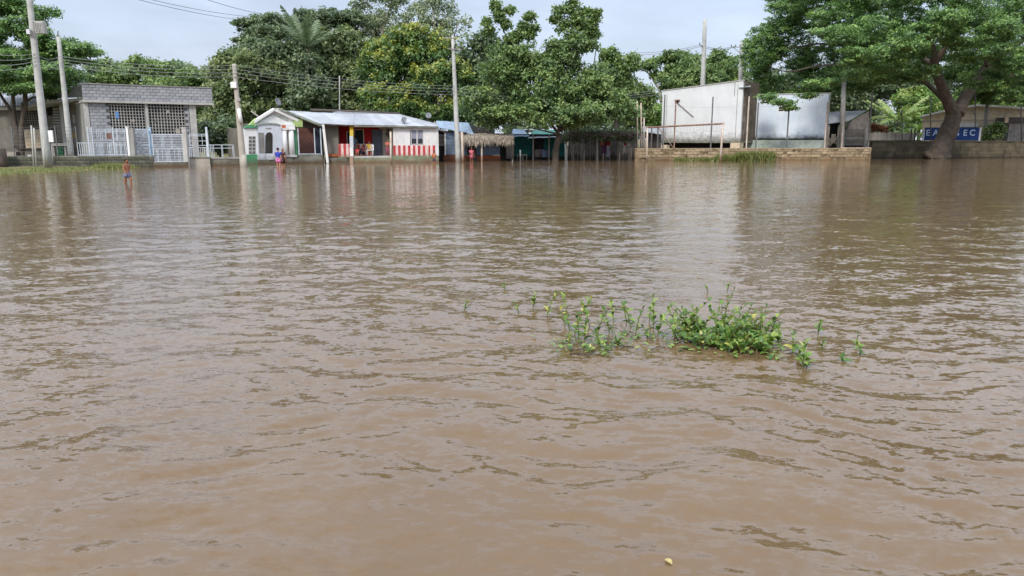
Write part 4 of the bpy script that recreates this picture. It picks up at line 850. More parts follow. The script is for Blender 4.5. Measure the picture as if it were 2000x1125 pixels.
f.bx(m, 584, 300, 614, 301.5, -.04, -.002); f.bx(m, 615.5, 300, 626, 301.5, -.04, -.002); m.build("porch_frame", MT['rail'], r_)
a_, b_, c_, e_ = f.rect(503, 240, 633, 322); MB().box(a_ + .1, b_, 4, 4.2, -.3, e_).build("rear_wall", MT['dim'], r_); MB().box(0.02, .2, .5, 4.2, -.3, f.p(490, 250)[1]).build("side_wall", MT['dim'], r_)
a = f.v(546, 214, .0); b = f.v(629, 245.5, -.35)
# porch roof: slopes down to the right from the ridge
sheets(f, r_, MT['tinold'], f.v(600, 232, -.0), b, (b[0], 4.4, b[2]), (f.v(600, 232, 0)[0], 4.4, f.v(600, 232, 0)[2]), 4, 5, seed=2)
dish_at("satellite_dish", W(543, 213, 58.2), .30, 1.15, .35, "grey dish standing on the peak of the white pediment", mast=.5)
tag(MB().tube([W(490, 217, 57), W(512, 233, 57)], .05, 6).build("leaning_pole", MT['palewood'], None), "pale stick leaning over the green left slope of pediment", "pole")

# ------------------------------------------------------------------ red and white house
f = Fac("red_house", 632, 59.8, 857, 61.5, "red and white house with striped dado under a long zinc roof", "house"); r_ = f.root
D = 2.0
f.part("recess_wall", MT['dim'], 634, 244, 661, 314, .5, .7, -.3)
f.part("brick_step", MT['blockor'], 640, 301, 665, 306, .1, .45); f.part("brick_step", MT['found'], 634, 308, 690, 318, -.1, .5, -.4)
a, b, c, e = f.rect(657, 240, 772, 304, D)
wz0 = f.p(700, 305, D)[1]
f.part("back_wall", MT['red'], 655, 238, 742, 304, D, D + .2, 0); f.part("beige_wall", MT['beige'], 742, 238, 774, 304, D - .02, D + .2, 0)
xs = f.p(771, 260, 0)[0]; MB().box(xs - .15, xs, .22, D, 0, f.p(771, 244)[1]).build("side_wall", MT['beige'], r_)
xs0 = f.p(661, 260, 0)[0]; MB().box(xs0 - .12, xs0, .72, D, 0, f.p(661, 244)[1]).build("side_wall", MT['dim'], r_)
def window(x0, y0, x1, y1, d, fr='whitep', gl='dark', w=1.6, nm="window"):
    a, b, c, e = f.rect(x0, y0, x1, y1, d); k = w * 60 / F; m = MB()
    m.box(a, b, d - .06, d, c, c + k); m.box(a, b, d - .06, d, e - k, e); m.box(a, a + k, d - .06, d, c + k, e - k); m.box(b - k, b, d - .06, d, c + k, e - k)
    o = m.build(nm, MT[fr], r_); MB().box(a + k, b - k, d - .03, d - .012, c + k, e - k).build("pane", MT[gl], o); return o
window(692, 252, 711, 287, D, 'pipew', 'dark'); window(677, 256, 686, 284, D, 'pipew', 'dark')
o = window(727, 253, 747, 304, D - .021, 'greydoor', 'greydoor', 1.4, "door")
f.part("porch_beam", MT['blockor'], 661, 243, 772, 246.5, -.05, .2)
f.part("porch_beam", MT['stripew'], 690, 246.5, 768, 248.5, -.03, .2)
f.part("porch_floor", MT['conc_lt'], 687, 305, 766, 308, -.1, D, None); f.part("porch_base", MT['mossf'], 687, 308, 766, 316, -.08, D, -.4)
# dado strips
def stripes(x0, x1, y0, y1, n, d, first=0):
    for i in range(n):
        a = x0 + (x1 - x0) * i / n; b = x0 + (x1 - x0) * (i + 1) / n
        f.part("painted_stripe", MT['stripe' if (i + first) % 2 == 0 else 'stripew'], a, y0 + .0, b, y1, d - (.012 if i % 2 else .016), d)
f.part("dado_wall", MT['housewhite'], 661, 281, 686, 306, .0, .15, 0); stripes(661, 686, 281, 306, 5, -.002)
f.part("dado_wall", MT['housewhite'], 688, 281, 728, 305, D - .25, D - .1, 0); stripes(688, 728, 282, 305, 8, D - .252, 0)
f.part("base", MT['mossf'], 661, 306, 687, 314, -.06, .3, -.4)
# column in yellow, white, blue and peach
for i, (y0, y1, k) in enumerate(((243, 258, 'yellow'), (258, 266, 'yellowcl'), (266, 288, 'bluewhite'), (288, 305, 'whitep'), (305, 318, 'stripew'))):
    f.part("column_section", MT[k], 683, y0, 690, y1, -.2, .05, -.4 if i == 4 else None)
# right front
wx = f.rect(801, 252, 827, 283); X0 = f.p(768, 265)[0]; X1 = f.len; ztop = f.p(810, 246)[1]; zst = f.p(810, 283.5)[1]; zbm = f.p(810, 304)[1]
m = MB(); m.box(X0, wx[0], 0, .2, zbm, ztop); m.box(wx[1], X1, 0, .2, zbm, ztop); m.box(wx[0], wx[1], 0, .2, zbm, wx[2]); m.box(wx[0], wx[1], 0, .2, wx[3], ztop); m.build("front_wall", MT['housewhite'], r_)
MB().box(X1 - .2, X1, .2, 6, -.3, ztop).build("side_wall", MT['housewhite'], r_); MB().box(0, X1, 6, 6.2, -.3, ztop).build("rear_wall", MT['dim'], r_)
stripes(768, 850, 284, 304, 17, -.002)
f.part("base", MT['mossf'], 766, 304, 857, 317, -.06, .25, -.4)
for i in range(2):
    x0 = 802.5 + i * 12.5; w_ = window(x0, 253, x0 + 11.5, 282, .1, 'whitep', 'glass', .8)
    a, b, c, e = f.rect(x0 + 1, 254, x0 + 10.5, 271, .06); MB().box(a, b, .052, .066, c, e).build("blind", MT['curtain'], w_)
f.part("wall_lamp", MT['beige'], 783, 246, 787, 251, -.15, 0)
for x, y in ((757, 254), (760, 259), (755, 262), (759, 266)): f.part("hanging_ornament", MT['darkwood'], x - 1.6, y - 2, x + 1.6, y + 2.5, D - .10, D - .03)
# roof
rd = 3.6
A = f.v(624, 241, -.5); B = f.v(690, 244.5, -.5); Cc = f.v(692, 223, rd); Dd = f.v(562, 216.5, rd)
sheets(f, r_, MT['tin'], A, B, Cc, Dd, 6, 6, seed=7)
E = f.v(856, 247, -.35); G = f.v(782, 223.5, rd)
sheets(f, r_, MT['tin'], (B[0], B[1] + .1, B[2] + .03), E, G, (Cc[0], Cc[1], Cc[2] + .03), 8, 6, seed=8)
m = MB(); hp = f.v(853, 241.5, rd); m.add([E, hp, G, (E[0], E[1], E[2] - .03), (hp[0], hp[1], hp[2] - .03), (G[0], G[1], G[2] - .03)], [(0, 1, 2), (5, 4, 3), (0, 3, 4, 1), (1, 4, 5, 2), (2, 5, 3, 0)]); m.build("hip_sheet", MT['tin'], r_)
m = MB(); m.add([A, B, (B[0], B[1], B[2] - .12), (A[0], A[1], A[2] - .12)], [(0, 1, 2, 3)]); MB().tube([(A[0], A[1] + .08, A[2] - .07), (B[0], B[1] + .08, B[2] - .07)], .05, 4).build("eave_rail", MT['darkwood'], r_)
MB().tube([(B[0], B[1] + .16, B[2] - .06), (E[0], E[1] + .05, E[2] - .07)], .05, 4).build("eave_rail", MT['greenconc'], r_)
MB().tube([f.v(606, 215, rd + .5), f.v(780, 222, rd + .5)], .12, 6).build("ridge_beam", MT['darkwood'], r_)
f.poly("rear_slope", MT['tinold'], [(650, 219), (660, 217.5), (690, 219.5), (720, 220), (780, 223), (780, 226), (650, 222)], rd + .1, rd + .4)
# leaning white porch post
MB().tube([f.v(631, 243, -.4), f.v(640, 318, -.4)], .13, 4, False).build("leaning_post", MT['whitep'], r_)
dish_at("satellite_dish", W(790, 243, 61.2), .26, -.5, .3, "dark dish on the front slope of the long zinc roof", mast=.34)
dish_at("satellite_dish", W(837, 238, 66), .26, .2, .5, "grey dish behind the right hip of the zinc roof", mast=.5)
for px, y0, y1, Y, lb in ((763.5, 257, 322, 58.6, "white peeling post standing in water before the red porch"), (836, 262, 318, 59.6, "slim white post in water before the striped dado")):
    b0 = W(px, y1, Y); b0.z = -.5; tag(MB().tube([b0, W(px - .6, y0, Y)], .075 if px < 800 else .05, 8).build("white_post", MT['pipew'], None), lb, "post", "white posts in the water by the house")
f = Fac("plastic_chair", 716, 60.8, 730, 60.8, "pale plastic chair behind the seated people on porch", "chair", z=.4)
zf = f.p(723, 304)[1]; m = MB(); m.box(0, .5, 0, .45, zf + .40, zf + .44); m.build("seat", MT['whitep'], f.root)
for x in (.03, .47):
    for y in (.03, .42): MB().tube([(x, y, zf), (x, y, zf + .4)], .022, 6).build("leg", MT['whitep'], f.root)
MB().box(0, .5, .42, .46, zf + .44, zf + .85).build("backrest", MT['whitep'], f.root)

# ------------------------------------------------------------------ blue plank shack with thatch awning
f = Fac("plank_shack", 857, 64.5, 1000, 66.5, "blue grey plank shack with zinc roof and brick footing", "house"); r_ = f.root
f.part("doorway_back", MT['dark'], 855, 255, 872, 312, .5, .6, -.3); boards(f, r_, MT['greywood'], 855, 262, 868, 285, 5, .4, seed=3)
f.part("corner_post", MT['whitep'], 868.5, 258, 871, 303, -.03, .1)
f.part("wall_core", MT['darkwood'], 871, 256, 912, 303, .03, .1); f.part("wall_core", MT['darkwood'], 912, 262, 977, 303, .5, .6)
boards(f, r_, MT['bluewood'], 871, 259, 912, 302, 7, 0, seed=1); boards(f, r_, MT['bluewood'], 930, 262, 976, 303, 6, .45, seed=2)
a, b, c, e = f.rect(867, 303, 912, 316); blockwork(r_, MT['blockor'], a, b, -.1, e, 0, .3, .12, name="brick", seed=2); MB().box(a, b, .03, .2, -.4, e).build("footing", MT['blockor'], r_)
a, b, c, e = f.rect(912, 304, 977, 314, .45); MB().box(a, b, .4, .6, -.4, e).build("footing", MT['blockor'], r_)
f.part("door", MT['darkwood'], 922, 270, 931, 312, .38, .46, -.2)
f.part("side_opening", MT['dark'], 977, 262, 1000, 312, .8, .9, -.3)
sheets(f, r_, MT['tinblue'], f.v(854, 249, -.5), f.v(926, 262.5, -.5), f.v(915, 240, 3.2), f.v(852, 236, 3.2), 5, 6, seed=5)
MB().tube([f.v(854, 253, -.45), f.v(872, 259, -.45)], .06, 4).build("rafter", MT['darkwood'], r_)
f.poly("rear_sheet", MT['tinold'], [(910, 246), (926, 244), (945, 258), (915, 258)], 2.8, 2.86)
boards(f, r_, MT['greywood'], 988, 262, 1001, 310, 4, .6, True, seed=4, rough=.1)
MB().tube([f.v(984, 280, -.1), f.v(1002, 303, -.2)], .05, 5).build("leaning_plank", MT['greywood'], r_)
# thatch
f = Fac("thatch_awning", 893, 63.5, 1001, 65.0, "shaggy dry palm thatch awning in front of plank shack", "awning"); r_ = f.root
rr = random.Random(11)
def thatch(f, root, x0, x1, ytop, yedge, d0, d1, n, mat, hang=(.35, .8), name="thatch"):
    m = MB(); A = f.v(x0, yedge, d0); B = f.v(x1, yedge, d0); Cq = f.v(x1, ytop, d1); Dq = f.v(x0, ytop, d1)
    A, B, Cq, Dq = map(Vector, (A, B, Cq, Dq)); up = Vector((0, 0, .05))
    for i in range(n):
        s = rr.random(); q = rr.random() ** 1.6; p = A.lerp(B, s).lerp(Dq.lerp(Cq, s), q) + up * rr.uniform(-.5, 3.0)
        dr = (A.lerp(B, s) - Dq.lerp(Cq, s)).normalized(); l = rr.uniform(*hang); sag = rr.uniform(.2, .9) * l if q < .25 else rr.uniform(.0, .18) * l
        t = p + dr * l * (.35 if q < .25 else .9) + Vector((rr.uniform(-.2, .2), 0, -sag)); md = p.lerp(t, .5) + Vector((0, -.02, .06)); w = Vector((rr.uniform(.02, .05), rr.uniform(-.02, .02), 0))
        m.add([p - w, p + w, md + w, t, md - w], [(0, 1, 2, 4), (4, 2, 3)])
    o = m.build(name, mat, root); o["kind"] = "stuff"; return o
thatch(f, r_, 893, 1001, 263, 270, -.1, 1.8, 3600, MT['thatch'], (.4, .95))
MB().add([f.v(895, 268, .1), f.v(1000, 268, .1), f.v(1000, 263, 1.8), f.v(895, 263, 1.8)], [(0, 1, 2, 3)]).build("underlay", MT['thatchdk'], r_)
for x in (941, 905): f.part("post", MT['pipew'], x - 1.2, 272, x + 1.2, 318, .0, .1, -.5)
g = Fac("thatch_hut", 922, 68.0, 965, 68.0, "small old thatched top showing above the awning", "hut"); thatch(g, g.root, 922, 965, 250, 262, -.3, .8, 700, MT['thatchdk'], (.3, .7)); g.part("frame_wall", MT['darkwood'], 926, 262, 962, 300, .3, .5, -.2)
g.part("gable_pole", MT['greywood'], 942, 249, 944, 262, .1, .2)

# ------------------------------------------------------------------ green shack
f = Fac("green_shack", 1001, 70.0, 1110, 70.6, "dark teal plank shack with zinc and teal roof sheets", "house"); r_ = f.root
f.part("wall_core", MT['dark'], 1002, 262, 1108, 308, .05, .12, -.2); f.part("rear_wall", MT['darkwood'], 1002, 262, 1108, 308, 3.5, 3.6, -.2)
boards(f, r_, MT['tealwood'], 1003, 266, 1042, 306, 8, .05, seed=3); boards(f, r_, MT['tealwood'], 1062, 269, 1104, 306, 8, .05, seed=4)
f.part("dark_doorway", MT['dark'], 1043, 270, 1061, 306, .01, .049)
for x, k in ((1002.5, 'pipew'), (1041.5, 'palewood'), (1072.5, 'palewood')): f.part("post", MT[k], x - 1.2, 264, x + 1.2, 308, -.4, -.3, -.3)
boards(f, r_, MT['greywood'], 1044, 292, 1058, 307, 5, -.15, True, seed=6, rough=.05); boards(f, r_, MT['bluewood'], 1059, 292, 1072, 307, 4, -.15, True, seed=7, rough=.05)
sheets(f, r_, MT['tin'], f.v(1030, 270, -.5), f.v(1100, 268, -.5), f.v(1090, 262, 1.2), f.v(1046, 262, 1.2), 5, 5, seed=3)
sheets(f, r_, MT['tealroof'], f.v(1034, 263, .9), f.v(1090, 263, .9), f.v(1082, 254, 3.0), f.v(1044, 254, 3.0), 4, 5, seed=4)
sheets(f, r_, MT['tinblue'], f.v(999, 267, -.3), f.v(1034, 266, -.3), f.v(1024, 254, 2.5), f.v(1002, 252, 2.5), 3, 5, seed=5)
tag(Fac(None, 1103, 69, 1107, 69, "", "") and MB().tube([W(1105.5, 312, 69.3) * 1 - Vector((0, 0, .3)), W(1105, 266, 69.3)], .11, 8).build("white_post", MT['whitep'], None), "thick white post at the right corner of teal shack", "post")

# ------------------------------------------------------------------ vine pergola and stick fence
f = Fac("shade_pergola", 1112, 67.6, 1246, 68.2, "flat brushwood shade roof on crooked poles", "pergola"); r_ = f.root
m = MB(); rr = random.Random(21)
zc = f.p(1180, 262)[1]
for i in range(1500):
    x = rr.uniform(0, f.len); y = rr.uniform(-.3, 3.0); z = zc + rr.gauss(0, .14); an = rr.uniform(0, 6.28); l = rr.uniform(.25, .9); d = Vector((math.cos(an) * l, math.sin(an) * l, rr.uniform(-.25, .15)))
    m.tube([(x, y, z), Vector((x, y, z)) + d], [.03, .012], 3, False, False)
o = m.build("brushwood", MT['thatchdk'], r_); o["kind"] = "stuff"
fo = leaf_mesh("vine_leaves", [((f.len * q, 1.2, zc - .25 + .1 * (i % 3)), (1.1, 1.2, .42)) for i, q in enumerate((.08, .22, .36, .5, .63, .76, .9))], L_DARK, L=.24, Wd=.14, cr=.3, sub=6, seed=8, dens=.7); linkmesh("vine_leaves", fo, r_)
for x, k in ((1115, 0), (1133, 1), (1165.5, 0), (1185, 2), (1214, 1), (1240, 0)):
    p0 = Vector(f.v(x + 1.5, 314, [0, 1.2, 2.4][k])); p0.z = -.5; p1 = Vector(f.v(x - .5, 262, [0, 1.2, 2.4][k])); limb(MBp := MB(), [p0, p0.lerp(p1, .5) + Vector((rr.uniform(-.06, .06), 0, 0)), p1], .07, .05, n=6); MBp.build("post", MT['palewood' if x == 1165.5 else 'greywood'], r_)
f = Fac("stick_fence", 1108, 70.8, 1246, 71.2, "uneven stick fence in the shade of the brushwood roof", "fence"); r_ = f.root
a, b, c, e = f.rect(1108, 278, 1246, 307); rr = random.Random(6); n = 78
for i in range(n):
    x = a + (b - a) * (i + .5) / n + rr.uniform(-.02, .02); z0 = -.1; z1 = e - rr.uniform(-.1, .35); right = i > n * .77
    MB().tube([(x, rr.uniform(-.02, .02), z0), (x + rr.uniform(-.03, .03) + (.10 if right else 0), rr.uniform(-.03, .03), z1 - (.15 if right else 0))], [rr.uniform(.028, .045), rr.uniform(.02, .035)], 5).build("stick", MT['palewood' if (right and i % 2) or rr.random() < .22 else 'greywood'], r_)
f.bx(MB(), 1108, 286, 1246, 287.5, .05, .09).build("rail", MT['greywood'], r_); f.bx(MB(), 1108, 300, 1246, 301.5, .05, .09).build("rail", MT['greywood'], r_)
f = Fac("rag_hut", 1110, 73.5, 1246, 73.5, "dim board hut behind the stick fence under brushwood", "hut"); r_ = f.root
f.part("back_panel", MT['dark'], 1110, 262, 1246, 306, .06, .2, -.1); boards(f, r_, MT['greywood'], 1110, 266, 1140, 300, 7, .05, True, seed=1, rough=.1); boards(f, r_, MT['darkwood'], 1140, 264, 1200, 300, 12, .05, True, seed=2, rough=.1); boards(f, r_, MT['greywood'], 1200, 266, 1246, 300, 10, .05, True, seed=3, rough=.1)
def cloth(px0, py0, px1, py1, Y, mat, label, seed):
    rr = random.Random(seed); a = W(px0, py0, Y); b = W(px1, py1, Y); root = None; nx, nz = 7, 7; vs = []
    for s in (0, 1):
        for j in range(nz):
            for i in range(nx): vs.append((a.x + (b.x - a.x) * i / (nx - 1) * (1 - .12 * j / nz), Y + .05 * math.sin(i * 1.9 + seed) * (j / nz) + s * .012, a.z + (b.z - a.z) * j / (nz - 1) - .03 * math.sin(i * math.pi / (nx - 1))))
    fs = []; k = nx * nz
    for j in range(nz - 1):
        for i in range(nx - 1):
            q = (j * nx + i, j * nx + i + 1, (j + 1) * nx + i + 1, (j + 1) * nx + i); fs += [q, tuple(t + k for t in q[::-1])]
    tag(MB().add(vs, fs, True).build("hanging_cloth", MT[mat], None), label, "cloth", "washing hung under the brushwood roof")
for q in ((1173, 270, 1180, 283, 'orangecl', "orange cloth hanging under the brushwood roof"), (1175, 277, 1186, 300, 'purplecl', "long purple cloth hanging below the orange one"), (1182, 276, 1192, 288, 'redcl', "pinkish red cloth right of the purple one"), (1185, 284, 1191, 306, 'greycl', "pale grey cloth hanging nearly to the water"), (1219, 270, 1223, 284, 'redcl', "narrow red cloth at the right end of washing")):
    cloth(*q[:4], 69.6 + (q[0] % 7) * .12, q[4], q[5], int(q[0]))
tag(MB().tube([W(1112, 271, 69.9), W(1180, 268.5, 69.9), W(1243, 270, 69.9)], .012, 4).build("clothes_line", MT['wire'], None), "thin clothes line strung under the brushwood roof", "line")
SL = ["dark stake nearest the thick white post of the teal shack", "thin stake paired with a taller thicker one, left of pale crooked pole", "taller thick stake of the pair left of the pale crooked pole", "stake touching the pale crooked pergola pole", "short stake below the hanging orange cloth", "stake right of the pale grey hanging cloth", "shortest stake beside the thickest one at the right end", "thickest tall stake next to the tan stone wall"]
for i, (x, y0, y1, Y) in enumerate(((1120, 297, 315, 66), (1136.5, 295, 315, 66.5), (1140.5, 288, 315, 66.3), (1164, 296, 316, 66.6), (1178, 300, 315, 66), (1209.5, 298, 315, 66.4), (1228.5, 303, 315, 66.2), (1232.5, 290, 315, 65.9))):
    b0 = W(x, y1, Y); b0.z = -.5
    tag(MB().tube([b0, W(x + .5, y0, Y)], .05 + .03 * (i in (2, 7)), 6).build("stake", MT['darkwood'], None), SL[i], "stake", "stakes in the water before the stick fence")
f = Fac("table_frame", 1045, 67, 1056, 67, "low rough table frame in front of the teal shack", "table"); f.part("top", MT['greywood'], 1008, 302, 1030, 303.5, 0, .5)
for x in (1010, 1028): f.part("leg", MT['greywood'], x, 303.5, x + 1.4, 312, .02, .08, -.4)
b0 = W(1021, 312, 65.5); b0.z = -.5; m = MB(); m.tube([b0, W(1021, 303, 65.5)], [.10, .08], 7); tag(m.build("stump", MT['dark'], None), "short dark stump in the water before the teal shack", "stump")
b0 = W(1016.5, 306, 66.5); b0.z = -.5; tag(MB().tube([b0, W(1016, 293, 66.5)], .06, 7).build("marker_post", MT['bluewhite'], None), "short bluish white post beside the dark stump", "post")

# ------------------------------------------------------------------ retaining stone wall and the two white buildings
f = Fac("stone_wall", 1241, 66.6, 1702, 69.0, "tan stone retaining wall along the flood below the white buildings", "wall"); r_ = f.root
zt1 = f.p(1300, 291)[1]; xg = f.p(1420, 300)[0]; xg0 = f.p(1330, 300)[0]
MB().box(0, f.len, .05, .5, -.6, zt1 - .03).build("core", MT['stonemortar'], r_)
MB().box(0, f.len, 0.02, .55, zt1 - .03, zt1 + .06).build("coping", MT['stone'], r_)
rr = random.Random(15); row = 0; z = -.08; cnt = 0
while z < zt1 - .06:
    h = rr.uniform(.22, .3); h = min(h, zt1 - .035 - z); x = rr.uniform(0, .2)
    while x < f.len - .05:
        w = rr.uniform(.25, 1.0); w = min(w, f.len - x)
        if rr.random() > .22 and not (xg0 < x < xg and z < .2):
            m = MB(); j = lambda: rr.uniform(-.035, .035)
            vs = [(x + .015 + j() * .5, 0.05, z + .012), (x + w - .015 + j() * .5, .05, z + .012 + j() * .4), (x + w - .015 + j() * .5, .05, z + h - .012), (x + .015, .05, z + h - .012 + j() * .4)]
            fr = [(a + (.03 if a < x + w / 2 else -.03), rr.uniform(.0, .035), c + (.02 if c < z + h / 2 else -.02)) for a, b, c in vs]
            m.add(vs + fr, [(4, 5, 6, 7)] + [(i, (i + 1) % 4, (i + 1) % 4 + 4, i + 4) for i in range(4)]); m.build("stone", MT['stone'], r_); cnt += 1
        x += w
    z += h
f = Fac("white_building", 1290, 75.5, 1444, 70.6, "tall stained white walled building raised on piers", "building"); r_ = f.root
zb0 = f.p(1360, 276)[1]; tl = f.p(1290, 178); tr = f.p(1444, 157.5)
MB().prism([(0, zb0), (f.len, zb0), (f.len, tr[1]), (0, tl[1])], 0, .25).build("front_wall", MT['bigwhite'], r_)
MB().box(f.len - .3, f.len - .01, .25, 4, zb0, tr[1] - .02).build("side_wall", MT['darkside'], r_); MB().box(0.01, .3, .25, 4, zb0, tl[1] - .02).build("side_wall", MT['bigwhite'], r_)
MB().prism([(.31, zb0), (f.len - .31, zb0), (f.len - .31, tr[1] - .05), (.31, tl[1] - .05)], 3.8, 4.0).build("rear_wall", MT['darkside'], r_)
MB().prism([(.31, tl[1] - .5), (f.len - .31, tr[1] - .5), (f.len - .31, tr[1] - .4), (.31, tl[1] - .4)], .26, 3.79).build("roof_slab", MT['conc'], r_)
MB().prism([(-.06, tl[1]), (f.len + .06, tr[1]), (f.len + .06, tr[1] + .07), (-.06, tl[1] + .07)], -.06, .3).build("coping", MT['conc_lt'], r_)
for x in (1301,): f.part("pilaster_joint", MT['conc'], x - .5, 185, x + .5, 274, -.006, 0)
f.part("pilaster_joint", MT['conc'], 1438, 165, 1439.2, 274, -.006, 0); f.part("corner_strip", MT['bigwhite'], 1440.5, 159, 1445, 275, -.03, -.001)
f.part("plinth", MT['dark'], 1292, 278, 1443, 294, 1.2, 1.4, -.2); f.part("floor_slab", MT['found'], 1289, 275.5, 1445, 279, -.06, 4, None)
f.part("pier", MT['cream'], 1283, 283, 1302, 294, -.4, .3, -.2); f.part("pier", MT['cream'], 1426, 279, 1444, 300, -.4, .3, -.2)
f.part("wall_vent", MT['dark'], 1319, 196, 1325, 202, -.03, .0); f.part("vent_hood", MT['pipe'], 1317.5, 194.5, 1326.5, 196.5, -.2, .0)
MB().tube([f.v(1323, 201, -.1), f.v(1354, 228, -.12)], .032, 6).build("drain_pipe", MT['pipe'], r_)
f.part("meter_cable", MT['wire'], 1434.6, 160, 1435.3, 188, -.02, -.002)
sheets(f, r_, MT['tinold'], f.v(1443, 171, -.2), f.v(1466, 170, -.2), f.v(1466, 166, 2.5), f.v(1443, 166, 2.5), 2, 4, seed=3)
f = Fac("blue_stained_building", 1464, 73.6, 1613, 71.2, "lower white wall building with faded blue paint and small window", "building"); r_ = f.root
za = f.p(1540, 272)[1]; zt2l = f.p(1470, 186)[1]; zt2r = f.p(1613, 182.5)[1]
wn = f.rect(1521, 209, 1541, 217); L2 = f.len; zt2 = (zt2l + zt2r) / 2
m = MB(); m.box(.15, wn[0], 0, .2, za, zt2); m.box(wn[1], L2, 0, .2, za, zt2); m.box(wn[0], wn[1], 0, .2, za, wn[2]); m.box(wn[0], wn[1], 0, .2, wn[3], zt2); m.build("front_wall", MT['bigblue'], r_)
MB().box(wn[0] - .02, wn[1] + .02, .15, .19, wn[2], wn[3]).build("window_opening", MT['dark'], r_)
m = MB(); xm = (wn[0] + wn[1]) / 2; m.box(xm - .03, xm + .03, .02, .08, wn[2], wn[3]); m.box(wn[0], xm - .03, .025, .075, wn[2] + .15, wn[2] + .19); m.box(xm + .03, wn[1], .025, .075, wn[2] + .15, wn[2] + .19); m.build("window_bars", MT['cream'], r_)
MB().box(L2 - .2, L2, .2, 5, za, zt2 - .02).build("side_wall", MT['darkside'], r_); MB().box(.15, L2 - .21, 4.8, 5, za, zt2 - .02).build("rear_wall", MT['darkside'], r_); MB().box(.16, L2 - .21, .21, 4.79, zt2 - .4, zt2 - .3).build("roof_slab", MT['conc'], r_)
MB().box(.10, L2 + .05, -.05, .25, zt2, zt2 + .08).build("coping", MT['conc_lt'], r_)
MB().box(L2 - .12, L2 + .03, -.05, -.002, za, zt2).build("corner_strip", MT['conc'], r_)
f.part("pilaster", MT['bigwhite'], 1467, 200, 1475, 272, -.08, -.002)
f.part("base_step", MT['greenconc'], 1452, 273.5, 1614, 288, -.5, .3, -.1); f.part("base_mold_line", MT['dark'], 1466, 270.5, 1612, 273.4, -.03, .1)  # near-black strip is the mold line along the wall's foot
# goal
f = Fac("football_goal", 1262, 63.8, 1412, 62.6, "rusty white football goal frame standing in the flood", "goal"); r_ = f.root
pl, pr = Vector(f.v(1264.5, 249)), Vector(f.v(1412, 241.5)); bl, br = Vector(f.v(1263.5, 315)), Vector(f.v(1406.5, 315)); bl.z = br.z = -.5
MB().tube([bl, pl], .07, 8).build("post", MT['pipew'], r_); MB().tube([br, pr], .08, 8).build("post", MT['pipew'], r_); MB().tube([pl - Vector((.1, 0, 0)), pr + Vector((.1, 0, 0))], .07, 8).build("crossbar", MT['pipe'], r_)
bk = Vector((0, 1.6, -.55))
m = MB(); m.tube([pl, pl + Vector((.9, 1.5, 0)), Vector(f.v(1318, 293, 1.8))], .045, 6); m.build("rear_stay", MT['pipew'], r_)
m = MB()
for k in range(24):
    q = k / 23; p = pl.lerp(pr, q) - Vector((0, 0, .08)); m.tube([p, p + Vector((.1, .6, -.25 - .25 * abs(math.sin(q * 9))))], .008, 3)
pts = [pl.lerp(pr, k / 40) + Vector((.1, .6, -.35 - .25 * abs(math.sin(k / 40 * 9)))) for k in range(41)]; m.tube(pts, .012, 3); o = m.build("net_remnant", MT['conc'], r_)
# court posts and wires
f = Fac("court_fence", 1240, 66.9, 1702, 69.4, "tall rusty pipe fence round the court with slack wires", "fence"); r_ = f.root
for x, y0, k in ((1297, 185, 'pipegrey'), (1318.5, 195, 'pipe'), (1390.5, 189, 'pipegrey'), (1460.5, 188, 'pipew'), (1479, 200, 'pipegrey'), (1539, 208, 'pipegrey'), (1613.5, 200, 'pipew'), (1646, 230, 'pipew'), (1700, 178, 'pipegrey')):
    f.part("post", MT[k], x - 1.0, y0, x + 1.0, 294, .10, .19, .2)
m = MB()
for y in (206,): m.tube([f.v(1297, y + 2, .22), f.v(1390, y + 4, .22), f.v(1479, y + 2, .22), f.v(1613, y + 3, .22), f.v(1700, y - 4, .22)], .006, 3)
m.build("wires", MT['pipegrey'], r_)
f.part("yellow_edge", MT['pipew'], 1644, 288, 1701, 289.4, -.12, .02); f.part("yellow_edge", MT['pipew'], 1699.6, 289.4, 1701, 312, -.12, .0, -.4)
# lattice mast and timber posts left of the court
f = Fac("braced_mast", 1243, 67.4, 1262, 67.4, "thin braced steel mast and poles at the court corner", "mast"); r_ = f.root
for x0, y0, x1 in ((1244.5, 197, 1245.5), (1252, 201, 1253), (1258, 230, 1258)): MB().tube([f.v(x1, 294, .1), f.v(x0, y0, .1)], .055, 6).build("leg", MT['pipew'], r_)
m = MB()
for i in range(9):
    y = 232 + i * 6; m.tube([f.v(1252, y, .1), f.v(1258, y + (3 if i % 2 else -3), .1)], .03, 4)
m.build("bracing", MT['conc'], r_)
f = Fac("board_screen", 1249, 68.6, 1290, 69.5, "grey upright boards and zinc scrap left of white building", "screen"); r_ = f.root
boards(f, r_, MT['greywood'], 1250, 262, 1260, 292, 3, 0, True, seed=2, rough=.15); boards(f, r_, MT['darkwood'], 1262, 258, 1291, 294, 9, .6, True, seed=3, rough=.15)
sheets(f, r_, MT['tin'], f.v(1255, 258, -.1), f.v(1292, 262, -.1), f.v(1292, 249, 1.6), f.v(1255, 246, 1.6), 3, 5, seed=2)
for x, y0 in ((1273, 246), (1285, 248)): f.part("post", MT['pipegrey'], x - .8, y0, x + .8, 294, -.3, -.2, .2)

